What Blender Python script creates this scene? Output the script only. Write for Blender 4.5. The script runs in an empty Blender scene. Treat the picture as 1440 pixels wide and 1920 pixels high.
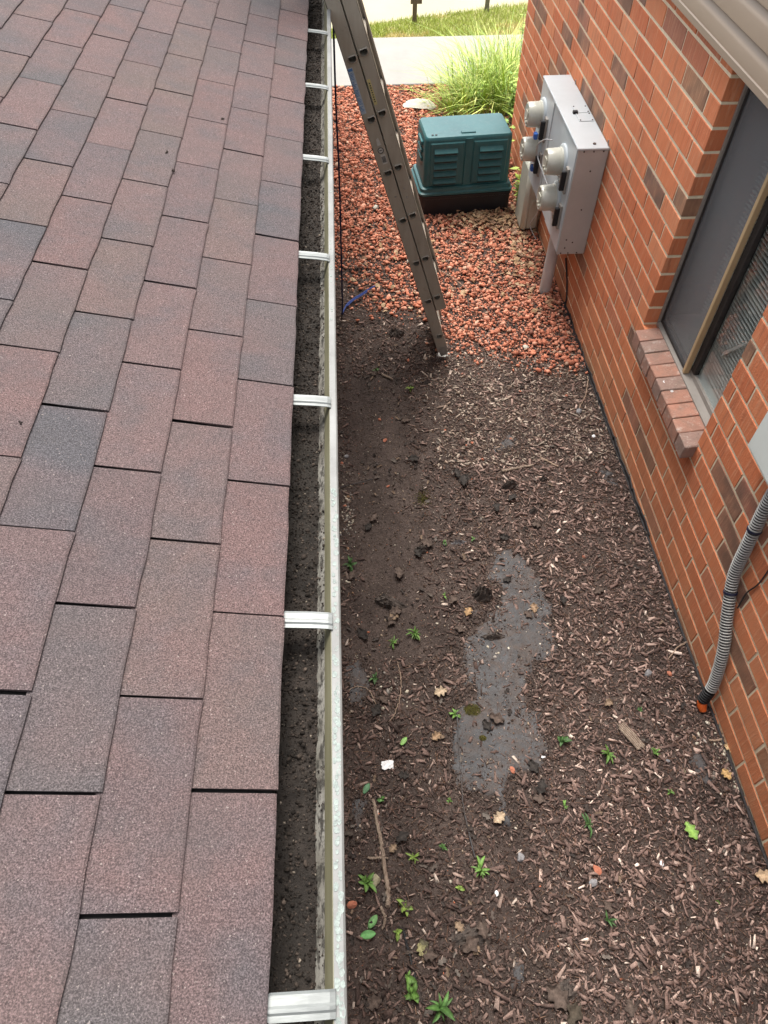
import bpy, math, random
import numpy as np
random.seed(7)
RNG = np.random.default_rng(11)
SC = bpy.context.scene
COL = SC.collection
R_ = math.radians

# ------------------------------------------------------------------ camera
H = 3.18                                   # camera height above the bed, metres
CR = np.array([0.9986197, -0.0524368, -0.0030013])
CU = np.array([0.0432590, 0.7887373, 0.6132064])
CF = np.array([0.0297873, 0.6124899, -0.7899170])
FPX = 1310.606                             # focal length in pixels of the 1440x1920 photograph
cam_d = bpy.data.cameras.new('camera')
cam = bpy.data.objects.new('camera', cam_d)
COL.objects.link(cam)
from mathutils import Matrix, Vector
cam.matrix_world = Matrix(((CR[0], CU[0], -CF[0], 0), (CR[1], CU[1], -CF[1], 0), (CR[2], CU[2], -CF[2], H), (0, 0, 0, 1)))
cam_d.sensor_fit = 'VERTICAL'
cam_d.sensor_height = 24.0
cam_d.sensor_width = 18.0
cam_d.lens = FPX / 1920 * 24.0
cam_d.clip_start = 0.02
cam_d.clip_end = 2000
SC.camera = cam

# ------------------------------------------------------------------ sky and sun (bright overcast)
SUN_EL, SUN_AZ = R_(66), R_(-8)           # azimuth from +y, towards +x positive
world = bpy.data.worlds.new('World')
SC.world = world
world.use_nodes = True
wn = world.node_tree.nodes
wl = world.node_tree.links
wn.clear()
sky = wn.new('ShaderNodeTexSky')
sky.sky_type = 'NISHITA'
sky.sun_disc = False
sky.sun_elevation = SUN_EL
sky.sun_rotation = SUN_AZ
sky.air_density = 1.0
sky.dust_density = 3.0
hs = wn.new('ShaderNodeHueSaturation')
hs.inputs['Saturation'].default_value = 0.22
bg = wn.new('ShaderNodeBackground')
bg.inputs['Strength'].default_value = 0.13
wo = wn.new('ShaderNodeOutputWorld')
wl.new(sky.outputs[0], hs.inputs['Color'])
wl.new(hs.outputs[0], bg.inputs['Color'])
wl.new(bg.outputs[0], wo.inputs[0])
sun_d = bpy.data.lights.new('sun', 'SUN')
sun_d.energy = 2.0
sun_d.angle = R_(34)
sun_d.color = (1.0, 0.95, 0.88)
sun = bpy.data.objects.new('sun', sun_d)
COL.objects.link(sun)
sd = Vector((math.sin(SUN_AZ) * math.cos(SUN_EL), math.cos(SUN_AZ) * math.cos(SUN_EL), math.sin(SUN_EL)))
sun.rotation_euler = sd.to_track_quat('Z', 'Y').to_euler()
sun.location = (0, 0, 12)
SC.view_settings.view_transform = 'Standard'
SC.view_settings.look = 'None'
SC.view_settings.gamma = 1.0
SC.view_settings.exposure = 1.55
SC.render.engine = 'CYCLES'
SC.cycles.use_denoising = True
SC.cycles.max_bounces = 8

# ------------------------------------------------------------------ pixel -> place
def ray(px, py):
    return CF * FPX + CR * (px - 720) - CU * (py - 960)
def GZ(y):
    return 0.055 - 0.024 * y
def G(px, py):                              # where a pixel's ray meets the bed
    d = ray(px, py)
    t = (0.055 - H) / (d[2] + 0.024 * d[1])
    P = d * t
    P[2] += H
    return P
def AX(px, py, x):
    d = ray(px, py); P = d * (x / d[0]); P[2] += H
    return P
def AY(px, py, y):
    d = ray(px, py); P = d * (y / d[1]); P[2] += H
    return P
def topx(P):
    v = np.asarray(P, float) - np.array([0, 0, H])
    dz = v @ CF
    return 720 + FPX * (v @ CR) / dz, 960 - FPX * (v @ CU) / dz, dz

# ------------------------------------------------------------------ materials
def srgb(r, g, b):
    f = lambda c: ((c / 255 + 0.055) / 1.055) ** 2.4 if c > 10 else c / 255 / 12.92
    return (f(r), f(g), f(b), 1)
class NT:
    def __init__(s, name):
        s.m = bpy.data.materials.new(name)
        s.m.use_nodes = True
        s.n = s.m.node_tree.nodes
        s.l = s.m.node_tree.links
        s.b = s.n['Principled BSDF']
        s.geo = None
    def node(s, t, **kw):
        n = s.n.new(t)
        for k, v in kw.items():
            setattr(n, k, v)
        return n
    def link(s, a, b):
        s.l.new(a, b)
    def pos(s, scale=(1, 1, 1), obj=False):
        if obj:
            src = s.node('ShaderNodeTexCoord').outputs['Object']
        else:
            src = s.node('ShaderNodeNewGeometry').outputs['Position']
        mp = s.node('ShaderNodeMapping')
        mp.inputs['Scale'].default_value = scale
        s.link(src, mp.inputs['Vector'])
        return mp.outputs[0]
    def noise(s, scale, detail=4, rough=0.6, vec=None, dist=0.0):
        n = s.node('ShaderNodeTexNoise')
        n.inputs['Scale'].default_value = scale
        n.inputs['Detail'].default_value = detail
        n.inputs['Roughness'].default_value = rough
        n.inputs['Distortion'].default_value = dist
        s.link(vec if vec is not None else s.pos(), n.inputs['Vector'])
        return n.outputs['Fac']
    def ramp(s, fac, stops, interp='LINEAR'):
        r = s.node('ShaderNodeValToRGB')
        r.color_ramp.interpolation = interp
        e = r.color_ramp.elements
        while len(e) < len(stops):
            e.new(0.5)
        for i, (p, c) in enumerate(stops):
            e[i].position = p
            e[i].color = c if len(c) == 4 else (*c, 1)
        s.link(fac, r.inputs[0])
        return r.outputs[0]
    def mix(s, fac, a, b, mode='MIX'):
        m = s.node('ShaderNodeMix', data_type='RGBA', blend_type=mode)
        for v, sock in ((fac, m.inputs[0]), (a, m.inputs[6]), (b, m.inputs[7])):
            if hasattr(v, 'links'):
                s.link(v, sock)
            else:
                sock.default_value = v if not isinstance(v, tuple) or len(v) == 4 else (*v, 1)
        return m.outputs[2]
    def bump(s, h, strength=0.3, dist=0.01):
        b = s.node('ShaderNodeBump')
        b.inputs['Strength'].default_value = strength
        b.inputs['Distance'].default_value = dist
        s.link(h, b.inputs['Height'])
        s.link(b.outputs[0], s.b.inputs['Normal'])
        return b
    def color(s, c):
        if hasattr(c, 'links'):
            s.link(c, s.b.inputs['Base Color'])
        else:
            s.b.inputs['Base Color'].default_value = c if len(c) == 4 else (*c, 1)
    def set(s, rough=0.8, metal=0.0, spec=0.5):
        s.b.inputs['Roughness'].default_value = rough
        s.b.inputs['Metallic'].default_value = metal
        s.b.inputs['Specular IOR Level'].default_value = spec

def simple(name, c1, c2=None, rough=0.7, metal=0.0, scale=20, bump=0.15, bscale=None, bdist=0.004, spec=0.4, lo=0.35, hi=0.65, stretch=(1, 1, 1)):
    m = NT(name)
    m.set(rough, metal, spec)
    if c2 is None:
        c2 = tuple(min(1, v * 0.75) for v in c1[:3])
    v = m.pos(stretch)
    f = m.noise(scale, 5, 0.65, v)
    m.color(m.ramp(f, [(lo, c2), (hi, c1)]))
    if bump:
        m.bump(m.noise(bscale or scale * 6, 4, 0.6, v), bump, bdist)
    return m.m

M = {}
# shingles: granule-faced, every tab its own blend
def mk_shingle():
    m = NT('shingle')
    m.set(0.92, 0, 0.25)
    oi = m.node('ShaderNodeObjectInfo')
    base = m.ramp(oi.outputs['Random'], [
        (0.00, (0.152, 0.119, 0.115)), (0.12, (0.124, 0.112, 0.114)), (0.24, (0.182, 0.118, 0.112)), (0.36, (0.146, 0.118, 0.114)),
        (0.47, (0.110, 0.104, 0.112)), (0.57, (0.166, 0.123, 0.113)), (0.67, (0.146, 0.108, 0.108)), (0.78, (0.182, 0.126, 0.122)), (0.90, (0.160, 0.115, 0.114))], 'CONSTANT')
    drift = m.noise(2.6, 2, 0.5, m.pos((1.0, 2.2, 1.0)))
    base = m.mix(m.ramp(drift, [(0.35, (0, 0, 0)), (0.65, (0.75, 0.75, 0.75))]), base, (0.192, 0.126, 0.120, 1))
    drift2 = m.noise(5.5, 3, 0.6, m.pos((1.3, 1.6, 1.0)))
    base = m.mix(m.ramp(drift2, [(0.45, (0, 0, 0)), (0.75, (0.6, 0.6, 0.6))]), base, (0.110, 0.107, 0.116, 1))
    gr = m.noise(420, 3, 0.75)
    g = m.ramp(gr, [(0.28, (0.11, 0.105, 0.107)), (0.5, (0.54, 0.54, 0.545)), (0.74, (1.5, 1.48, 1.48))])
    c = m.mix(1.0, base, g, 'MULTIPLY')
    sp = m.noise(260, 1, 0.5)
    c = m.mix(m.ramp(sp, [(0.70, (0, 0, 0)), (0.76, (0.7, 0.7, 0.7))]), c, (0.30, 0.255, 0.235, 1))
    c = m.mix(m.ramp(m.noise(9, 4, 0.7), [(0.4, (0.0, 0.0, 0.0)), (0.8, (0.35, 0.35, 0.35))]), c, (0.07, 0.062, 0.06, 1))
    m.color(c)
    m.bump(gr, 0.55, 0.003)
    return m.m
M['shingle'] = mk_shingle()
M['tar'] = simple('asphalt_mat_edge', (0.028, 0.026, 0.026), (0.018, 0.017, 0.017), 0.9)

def mk_brick():
    m = NT('brick')
    m.set(0.82, 0, 0.3)
    oi = m.node('ShaderNodeObjectInfo')
    rnd = oi.outputs['Random']
    at = m.node('ShaderNodeAttribute', attribute_name='rnd')
    add = m.node('ShaderNodeMath', operation='ADD')
    m.link(rnd, add.inputs[0]); m.link(at.outputs['Fac'], add.inputs[1])
    fr = m.node('ShaderNodeMath', operation='FRACT')
    m.link(add.outputs[0], fr.inputs[0])
    base = m.ramp(fr.outputs[0], [
        (0.00, (0.60, 0.178, 0.076)), (0.22, (0.64, 0.208, 0.092)), (0.42, (0.56, 0.155, 0.066)), (0.60, (0.66, 0.240, 0.115)),
        (0.73, (0.48, 0.165, 0.095)), (0.80, (0.31, 0.140, 0.105)), (0.87, (0.33, 0.195, 0.120)), (0.935, (0.21, 0.135, 0.105))], 'CONSTANT')
    big = m.noise(3.2, 3, 0.6)
    base = m.mix(m.ramp(big, [(0.3, (0.0, 0.0, 0.0)), (0.7, (0.45, 0.45, 0.45))]), base, (0.62, 0.225, 0.105, 1))
    # wire-cut vertical streaks
    st = m.noise(1.0, 5, 0.7, m.pos((60, 95, 7)))
    c = m.mix(m.ramp(st, [(0.52, (0, 0, 0)), (0.74, (0.75, 0.75, 0.75))]), base, (0.72, 0.40, 0.24, 1))
    st2 = m.noise(1.0, 4, 0.6, m.pos((40, 55, 5)))
    c = m.mix(m.ramp(st2, [(0.54, (0, 0, 0)), (0.76, (0.70, 0.70, 0.70))]), c, (0.27, 0.085, 0.048, 1))
    # flashing: dark zones on some bricks
    fl = m.noise(6.5, 2, 0.5)
    sel = m.ramp(fr.outputs[0], [(0.0, (0, 0, 0)), (0.82, (0.8, 0.8, 0.8))], 'CONSTANT')
    k = m.mix(1.0, sel, m.ramp(fl, [(0.42, (0, 0, 0)), (0.66, (1, 1, 1))]), 'MULTIPLY')
    c = m.mix(k, c, (0.135, 0.088, 0.066, 1))
    c = m.mix(m.ramp(m.noise(300, 2, 0.7), [(0.62, (0, 0, 0)), (0.75, (0.5, 0.5, 0.5))]), c, (0.28, 0.075, 0.04, 1))
    # rain-splashed dirt near the bed, patchy
    sep = m.node('ShaderNodeSeparateXYZ')
    m.link(m.node('ShaderNodeNewGeometry').outputs['Position'], sep.inputs[0])
    mr = m.node('ShaderNodeMapRange')
    mr.inputs[1].default_value = 0.55; mr.inputs[2].default_value = -0.05
    m.link(sep.outputs[2], mr.inputs[0])
    dn = m.node('ShaderNodeMath', operation='MULTIPLY')
    m.link(mr.outputs[0], dn.inputs[0])
    m.link(m.noise(7, 4, 0.7), dn.inputs[1])
    c = m.mix(dn.outputs[0], c, (0.36, 0.19, 0.10, 1))
    c = m.mix(m.ramp(m.noise(2.3, 5, 0.75), [(0.45, (0, 0, 0)), (0.8, (0.38, 0.38, 0.38))]), c, (0.30, 0.135, 0.08, 1))
    m.color(c)
    h = m.mix(0.5, m.noise(130, 3, 0.6), st)
    m.bump(h, 0.7, 0.006)
    return m.m
M['brick'] = mk_brick()
M['mortar'] = simple('mortar', (0.84, 0.74, 0.54), (0.72, 0.62, 0.45), 0.95, 0, 45, 0.5, 260, 0.003)

def mk_sillbrick():
    m = NT('weathered_brick')
    m.set(0.85, 0, 0.3)
    oi = m.node('ShaderNodeObjectInfo')
    base = m.ramp(oi.outputs['Random'], [(0, (0.38, 0.19, 0.135)), (0.3, (0.34, 0.18, 0.135)), (0.55, (0.42, 0.205, 0.145)), (0.8, (0.29, 0.185, 0.15))], 'CONSTANT')
    c = m.mix(m.ramp(m.noise(18, 5, 0.7), [(0.42, (0, 0, 0)), (0.75, (0.8, 0.8, 0.8))]), base, (0.20, 0.145, 0.115, 1))
    c = m.mix(m.ramp(m.noise(22, 6, 0.8), [(0.54, (0, 0, 0)), (0.76, (0.8, 0.8, 0.8))]), c, (0.58, 0.51, 0.45, 1))
    c = m.mix(m.ramp(m.noise(90, 3, 0.7), [(0.64, (0, 0, 0)), (0.72, (0.8, 0.8, 0.8))]), c, (0.06, 0.035, 0.03, 1))
    m.color(c)
    m.bump(m.noise(70, 5, 0.7), 0.6, 0.006)
    return m.m
M['sillbrick'] = mk_sillbrick()

def mk_soil():
    m = NT('soil')
    m.set(0.95, 0, 0.2)
    c = m.ramp(m.noise(4.5, 6, 0.7), [(0.30, (0.056, 0.042, 0.037)), (0.50, (0.092, 0.069, 0.060)), (0.72, (0.138, 0.104, 0.090))])
    c = m.mix(m.ramp(m.noise(75, 5, 0.75), [(0.35, (0.7, 0.7, 0.7)), (0.6, (0, 0, 0))]), c, (0.027, 0.019, 0.016, 1))
    c = m.mix(m.ramp(m.noise(150, 4, 0.7), [(0.60, (0, 0, 0)), (0.72, (0.8, 0.8, 0.8))]), c, (0.17, 0.115, 0.088, 1))
    c = m.mix(m.ramp(m.noise(210, 2, 0.6), [(0.70, (0, 0, 0)), (0.76, (0.8, 0.8, 0.8))]), c, (0.33, 0.26, 0.20, 1))
    m.color(c)
    m.bump(m.noise(60, 8, 0.75), 0.9, 0.02)
    return m.m
M['soil'] = mk_soil()

def mk_attr(name, rough=0.9, nscale=90, amt=0.45, bump=0.4, spec=0.25, stretch=(1, 1, 1)):
    m = NT(name)
    m.set(rough, 0, spec)
    a = m.node('ShaderNodeAttribute', attribute_name='Col')
    f = m.noise(nscale, 4, 0.7, m.pos(stretch))
    g = m.ramp(f, [(0.3, (1 - amt,) * 3), (0.7, (1 + amt * 0.6,) * 3)])
    m.color(m.mix(1.0, a.outputs['Color'], g, 'MULTIPLY'))
    m.bump(f, bump, 0.003)
    return m.m
M['chip'] = mk_attr('wood_chip', 0.92, 260, 0.5)
M['rock'] = mk_attr('lava_rock', 0.92, 180, 0.45, 0.7, 0.2)
M['leafy'] = mk_attr('foliage', 0.6, 60, 0.25, 0.1, 0.35)
M['deadleaf'] = mk_attr('dead_leaf', 0.85, 90, 0.4, 0.3, 0.25)

def mk_fabric():
    m = NT('weed_barrier_film')
    m.set(0.62, 0, 0.35)
    c = m.ramp(m.noise(11, 5, 0.7), [(0.3, (0.036, 0.035, 0.036)), (0.7, (0.074, 0.074, 0.078))])
    c = m.mix(m.ramp(m.noise(8.5, 7, 0.8, None, 1.2), [(0.44, (0, 0, 0)), (0.60, (0.92, 0.92, 0.92))]), c, (0.062, 0.046, 0.039, 1))
    c = m.mix(m.ramp(m.noise(85, 4, 0.75), [(0.58, (0, 0, 0)), (0.68, (0.9, 0.9, 0.9))]), c, (0.034, 0.025, 0.020, 1))
    c = m.mix(m.ramp(m.noise(180, 2, 0.6), [(0.70, (0, 0, 0)), (0.76, (0.7, 0.7, 0.7))]), c, (0.22, 0.18, 0.15, 1))
    m.color(c)
    m.bump(m.noise(28, 6, 0.7, None, 1.0), 0.6, 0.012)
    return m.m
M['fabric'] = mk_fabric()
def mk_muck():
    m = NT('wet_debris')
    m.set(0.85, 0, 0.35)
    c = m.ramp(m.noise(14, 6, 0.7), [(0.3, (0.017, 0.013, 0.010)), (0.5, (0.038, 0.029, 0.023)), (0.75, (0.075, 0.057, 0.046))])
    c = m.mix(m.ramp(m.noise(110, 4, 0.7), [(0.63, (0, 0, 0)), (0.74, (0.7, 0.7, 0.7))]), c, (0.15, 0.13, 0.10, 1))
    c = m.mix(m.ramp(m.noise(3, 3, 0.6), [(0.5, (0, 0, 0)), (0.75, (0.5, 0.5, 0.5))]), c, (0.030, 0.026, 0.019, 1))
    m.color(c)
    m.bump(m.noise(110, 8, 0.8), 1.0, 0.02)
    return m.m
M['muck'] = mk_muck()
def mk_mottle():
    m = NT('dirty_gutter_metal')
    m.set(0.7, 0, 0.3)
    c = m.ramp(m.noise(16, 3, 0.6), [(0.3, (0.13, 0.12, 0.10)), (0.7, (0.24, 0.23, 0.205))])
    c = m.mix(m.ramp(m.noise(55, 6, 0.75, m.pos((1.2, 0.7, 1.2))), [(0.46, (0, 0, 0)), (0.56, (0.95, 0.95, 0.95))]), c, (0.035, 0.032, 0.027, 1))
    m.color(c)
    m.bump(m.noise(80, 5, 0.7), 0.5, 0.004)
    return m.m
M['mottle'] = mk_mottle()
M['olive'] = simple('algae_stained_metal', (0.165, 0.155, 0.098), (0.10, 0.092, 0.050), 0.5, 0, 6, 0.1, 60, 0.002, 0.5, stretch=(1, 0.6, 4))
def mk_lip():
    m = NT('weathered_aluminium')
    m.set(0.55, 0.0, 0.4)
    c = m.ramp(m.noise(12, 4, 0.6, m.pos((1, 0.8, 1))), [(0.3, (0.135, 0.135, 0.130)), (0.7, (0.205, 0.206, 0.200))])
    c = m.mix(m.ramp(m.noise(110, 4, 0.7), [(0.60, (0, 0, 0)), (0.75, (0.6, 0.6, 0.6))]), c, (0.26, 0.28, 0.265, 1))
    m.color(c)
    m.bump(m.noise(60, 3, 0.6), 0.15, 0.003)
    return m.m
M['lip'] = mk_lip()
M['lichen'] = simple('lichen', (0.27, 0.31, 0.288), (0.175, 0.195, 0.185), 0.95, 0, 160, 0.6, 400, 0.002)
M['strap'] = simple('strap_aluminium', (0.235, 0.248, 0.242), (0.145, 0.155, 0.15), 0.42, 0.15, 14, 0.12, 130, 0.002, 0.5, stretch=(0.6, 3, 1))
def mk_alu():
    m = NT('oxidised_ladder_aluminium')
    m.set(0.5, 0.25, 0.5)
    v = m.pos((1, 1, 0.12))
    c = m.ramp(m.noise(22, 5, 0.6, v), [(0.3, (0.31, 0.275, 0.225)), (0.7, (0.40, 0.365, 0.305))])
    c = m.mix(m.ramp(m.noise(30, 5, 0.75), [(0.58, (0, 0, 0)), (0.78, (0.6, 0.6, 0.6))]), c, (0.17, 0.145, 0.115, 1))
    c = m.mix(m.ramp(m.noise(70, 3, 0.7), [(0.68, (0, 0, 0)), (0.76, (0.6, 0.6, 0.6))]), c, (0.44, 0.42, 0.38, 1))
    m.color(c)
    m.bump(m.noise(120, 3, 0.6, v), 0.12, 0.002)
    return m.m
M['alu'] = mk_alu()
M['alu_bright'] = simple('bare_aluminium', (0.36, 0.35, 0.32), (0.25, 0.24, 0.215), 0.4, 0.4, 25, 0.1)
def mk_green():
    m = NT('faded_green_plastic')
    m.set(0.42, 0, 0.45)
    c = m.ramp(m.noise(4, 4, 0.6), [(0.3, (0.016, 0.088, 0.097)), (0.7, (0.024, 0.118, 0.127))])
    c = m.mix(m.ramp(m.noise(26, 6, 0.75, m.pos((1, 1, 0.4))), [(0.5, (0, 0, 0)), (0.8, (0.45, 0.45, 0.45))]), c, (0.10, 0.17, 0.17, 1))
    m.color(c); m.bump(m.noise(300, 2, 0.6), 0.12, 0.002)
    return m.m
M['green_plastic'] = mk_green()
M['black_plastic'] = simple('black_plastic', (0.016, 0.016, 0.019), (0.010, 0.010, 0.012), 0.42, 0, 7, 0.1, 180, 0.002, 0.4)
M['black'] = simple('black_rubber', (0.012, 0.012, 0.014), (0.008, 0.008, 0.009), 0.6, 0, 20, 0.1)
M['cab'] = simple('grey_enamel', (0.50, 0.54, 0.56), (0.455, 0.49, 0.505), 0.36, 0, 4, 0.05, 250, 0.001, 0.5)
M['cab_shaded'] = simple('grey_enamel_shaded', (0.44, 0.425, 0.40), (0.39, 0.375, 0.35), 0.4, 0, 4, 0.05, 250, 0.001, 0.5)  # cabinet enamel again, with the shade of its end face put into the colour
M['screw'] = simple('rusty_screw', (0.10, 0.07, 0.055), (0.05, 0.035, 0.03), 0.6, 0.4, 200, 0)
M['meter'] = simple('yellowed_meter_cover', (0.52, 0.51, 0.44), (0.43, 0.42, 0.36), 0.2, 0, 14, 0.04, 60, 0.001, 0.6)
M['meter_face'] = simple('meter_face', (0.50, 0.48, 0.39), (0.36, 0.35, 0.29), 0.3, 0, 60, 0.03)
M['phone'] = simple('grey_green_plastic', (0.46, 0.47, 0.40), (0.38, 0.39, 0.33), 0.5, 0, 6, 0.05)
M['pvc'] = simple('grey_pvc', (0.52, 0.51, 0.50), (0.43, 0.42, 0.41), 0.45, 0, 6, 0.05)
M['wire'] = simple('grey_wire', (0.42, 0.42, 0.42), None, 0.4, 0.4)
M['blue'] = simple('blue_tag', (0.05, 0.16, 0.52), (0.03, 0.10, 0.38), 0.5)
M['cord'] = simple('navy_cord', (0.018, 0.022, 0.075), (0.010, 0.012, 0.035), 0.8, 0, 300, 0.4, 600, 0.002)
M['cord_blue'] = simple('blue_cord', (0.05, 0.10, 0.36), (0.03, 0.05, 0.18), 0.8, 0, 300, 0.4, 600, 0.002)
M['cable'] = simple('dark_cable', (0.035, 0.032, 0.034), (0.02, 0.018, 0.018), 0.6, 0, 30, 0.1)
M['root'] = simple('pale_root', (0.33, 0.24, 0.17), (0.22, 0.15, 0.11), 0.8, 0, 60, 0.3)
M['siding'] = simple('tan_vinyl_siding', (0.315, 0.243, 0.182), (0.285, 0.22, 0.165), 0.45, 0, 5, 0.06, 160, 0.001, 0.45, stretch=(1, 0.3, 1))
M['frame'] = simple('bronze_window_frame', (0.30, 0.27, 0.24), (0.25, 0.225, 0.20), 0.42, 0.1, 8, 0.05)
M['tan_frame'] = simple('tan_sash', (0.47, 0.335, 0.185), (0.42, 0.30, 0.165), 0.5, 0, 8, 0.05)
M['dark_gap'] = simple('dark_sash_channel', (0.035, 0.030, 0.028), (0.02, 0.017, 0.016), 0.6, 0, 50, 0.2)
M['blind'] = simple('ivory_blind', (0.84, 0.84, 0.79), (0.78, 0.78, 0.73), 0.5, 0, 6, 0)
M['room'] = simple('room_paint', (0.40, 0.40, 0.38), (0.36, 0.36, 0.34), 0.9, 0, 2, 0)
M['white'] = simple('white_enamel', (0.70, 0.73, 0.69), (0.64, 0.67, 0.63), 0.4, 0, 3, 0.04)
M['hose_l'] = simple('grey_conduit', (0.36, 0.355, 0.335), (0.28, 0.275, 0.262), 0.5, 0, 40, 0.1)
M['hose_shade'] = simple('conduit_groove_shade', (0.030, 0.032, 0.035), (0.02, 0.021, 0.023), 0.6, 0, 40, 0.1)  # shade between the ribs, painted as near-black colour
M['orange'] = simple('orange_plastic', (0.72, 0.14, 0.025), (0.60, 0.11, 0.02), 0.45, 0, 30, 0.1)
M['tie'] = simple('navy_tie', (0.015, 0.018, 0.045), None, 0.5)
M['concrete'] = simple('concrete', (0.28, 0.273, 0.252), (0.245, 0.238, 0.22), 0.92, 0, 2.2, 0.25, 90, 0.003)
M['road'] = simple('road_concrete', (0.385, 0.345, 0.235), (0.35, 0.312, 0.212), 0.92, 0, 1.2, 0.2, 60, 0.003)
M['lawn'] = simple('lawn_soil', (0.30, 0.29, 0.10), (0.22, 0.20, 0.08), 0.95, 0, 5, 0.6, 40, 0.02)
M['farground'] = simple('far_ground', (0.17, 0.16, 0.10), (0.12, 0.11, 0.07), 0.95, 0, 0.4, 0.3, 8, 0.02)
M['stone'] = simple('pale_flagstone', (0.50, 0.475, 0.40), (0.38, 0.36, 0.30), 0.9, 0, 12, 0.6, 60, 0.01)
M['greystone'] = simple('grey_stone', (0.24, 0.235, 0.24), (0.14, 0.135, 0.14), 0.85, 0, 40, 0.6, 120, 0.005)
M['tanstone'] = simple('tan_stone', (0.30, 0.27, 0.18), (0.22, 0.20, 0.13), 0.9, 0, 40, 0.6, 120, 0.005)
M['litter'] = simple('white_litter', (0.78, 0.78, 0.78), (0.62, 0.62, 0.63), 0.7, 0, 60, 0.4)
M['redstone'] = simple('red_lava_stone', (0.42, 0.155, 0.092), (0.30, 0.105, 0.065), 0.9, 0, 60, 0.6, 160, 0.005)
M['stick'] = simple('weathered_stick', (0.30, 0.235, 0.18), (0.15, 0.105, 0.078), 0.9, 0, 50, 0.7, 150, 0.006, stretch=(3, 0.6, 3))
M['bark'] = simple('rotten_bark', (0.095, 0.075, 0.063), (0.034, 0.027, 0.024), 0.95, 0, 75, 0.7, 140, 0.008)
M['moss'] = simple('moss', (0.115, 0.105, 0.018), (0.06, 0.05, 0.012), 0.95, 0, 60, 0.9, 260, 0.008)
M['post_wood'] = simple('dark_post_wood', (0.13, 0.095, 0.07), (0.08, 0.055, 0.04), 0.85, 0, 30, 0.4, stretch=(1, 1, 0.15))
M['post_metal'] = simple('grey_post_metal', (0.22, 0.20, 0.18), (0.16, 0.145, 0.13), 0.5, 0.3, 20, 0.1)
M['sticker_blue'] = simple('faded_blue_sticker', (0.42, 0.48, 0.54), (0.26, 0.33, 0.43), 0.6, 0, 60, 0)
M['ink_blue'] = simple('blue_ink', (0.07, 0.19, 0.42), None, 0.6, 0, 30, 0)
M['sticker_yellow'] = simple('faded_yellow_sticker', (0.52, 0.45, 0.20), (0.40, 0.34, 0.16), 0.6, 0, 60, 0)
M['ink'] = simple('dark_ink', (0.03, 0.03, 0.03), None, 0.6, 0, 30, 0)
M['sticker_grey'] = simple('grey_sticker', (0.50, 0.49, 0.46), (0.42, 0.41, 0.38), 0.5, 0, 60, 0)
M['housewall'] = simple('house_paint', (0.42, 0.38, 0.32), None, 0.85, 0, 3, 0.1)
M['fascia'] = simple('fascia_paint', (0.30, 0.27, 0.24), None, 0.7, 0, 5, 0.1)
def mk_glass():
    m = NT('window_glass')
    m.n.remove(m.b)
    gl = m.node('ShaderNodeBsdfGlossy')
    gl.inputs['Roughness'].default_value = 0.03
    gl.inputs['Color'].default_value = (0.9, 0.92, 0.95, 1)
    tr = m.node('ShaderNodeBsdfTransparent')
    tr.inputs['Color'].default_value = (0.82, 0.84, 0.84, 1)
    lw = m.node('ShaderNodeLayerWeight')
    lw.inputs['Blend'].default_value = 0.5
    fr = m.node('ShaderNodeMath', operation='POWER')
    m.link(lw.outputs['Facing'], fr.inputs[0]); fr.inputs[1].default_value = 4.0
    fa = m.node('ShaderNodeMath', operation='MULTIPLY_ADD')
    m.link(fr.outputs[0], fa.inputs[0]); fa.inputs[1].default_value = 0.9; fa.inputs[2].default_value = 0.04
    mx = m.node('ShaderNodeMixShader')
    m.link(fa.outputs[0], mx.inputs[0])
    m.link(tr.outputs[0], mx.inputs[1])
    m.link(gl.outputs[0], mx.inputs[2])
    m.link(mx.outputs[0], m.n['Material Output'].inputs[0])
    return m.m
M['glass'] = mk_glass()
def mk_screen():                      # insect mesh: dark threads with open cells
    m = NT('insect_screen')
    m.set(0.6, 0.2, 0.4)
    m.color((0.27, 0.28, 0.29))
    nz = m.noise(1.0, 3, 0.8, m.pos((300, 900, 120)))
    al = m.ramp(nz, [(0.35, (0.22, 0.22, 0.22)), (0.65, (0.52, 0.52, 0.52))])
    m.link(al, m.b.inputs['Alpha'])
    return m.m
M['screen'] = mk_screen()

# ------------------------------------------------------------------ mesh building
ORG = {}
USED = set()
def world_origin(o):
    return ORG.get(o.name, np.zeros(3))
def link_obj(name, data, parent=None, loc=None):
    o = bpy.data.objects.new(name, data)
    COL.objects.link(o)
    loc = np.zeros(3) if loc is None else np.asarray(loc, float)
    ORG[o.name] = loc
    if parent is not None:
        o.parent = parent
        o.location = loc - world_origin(parent)
    else:
        o.location = loc
    return o
def tag(o, label=None, cat=None, group=None, kind=None):
    if label: o['label'] = label
    if cat: o['category'] = cat
    if group: o['group'] = group
    if kind: o['kind'] = kind
    return o
def thing(name, loc, label, cat, group=None):
    return tag(link_obj(name, None, None, loc), label, cat, group)

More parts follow.
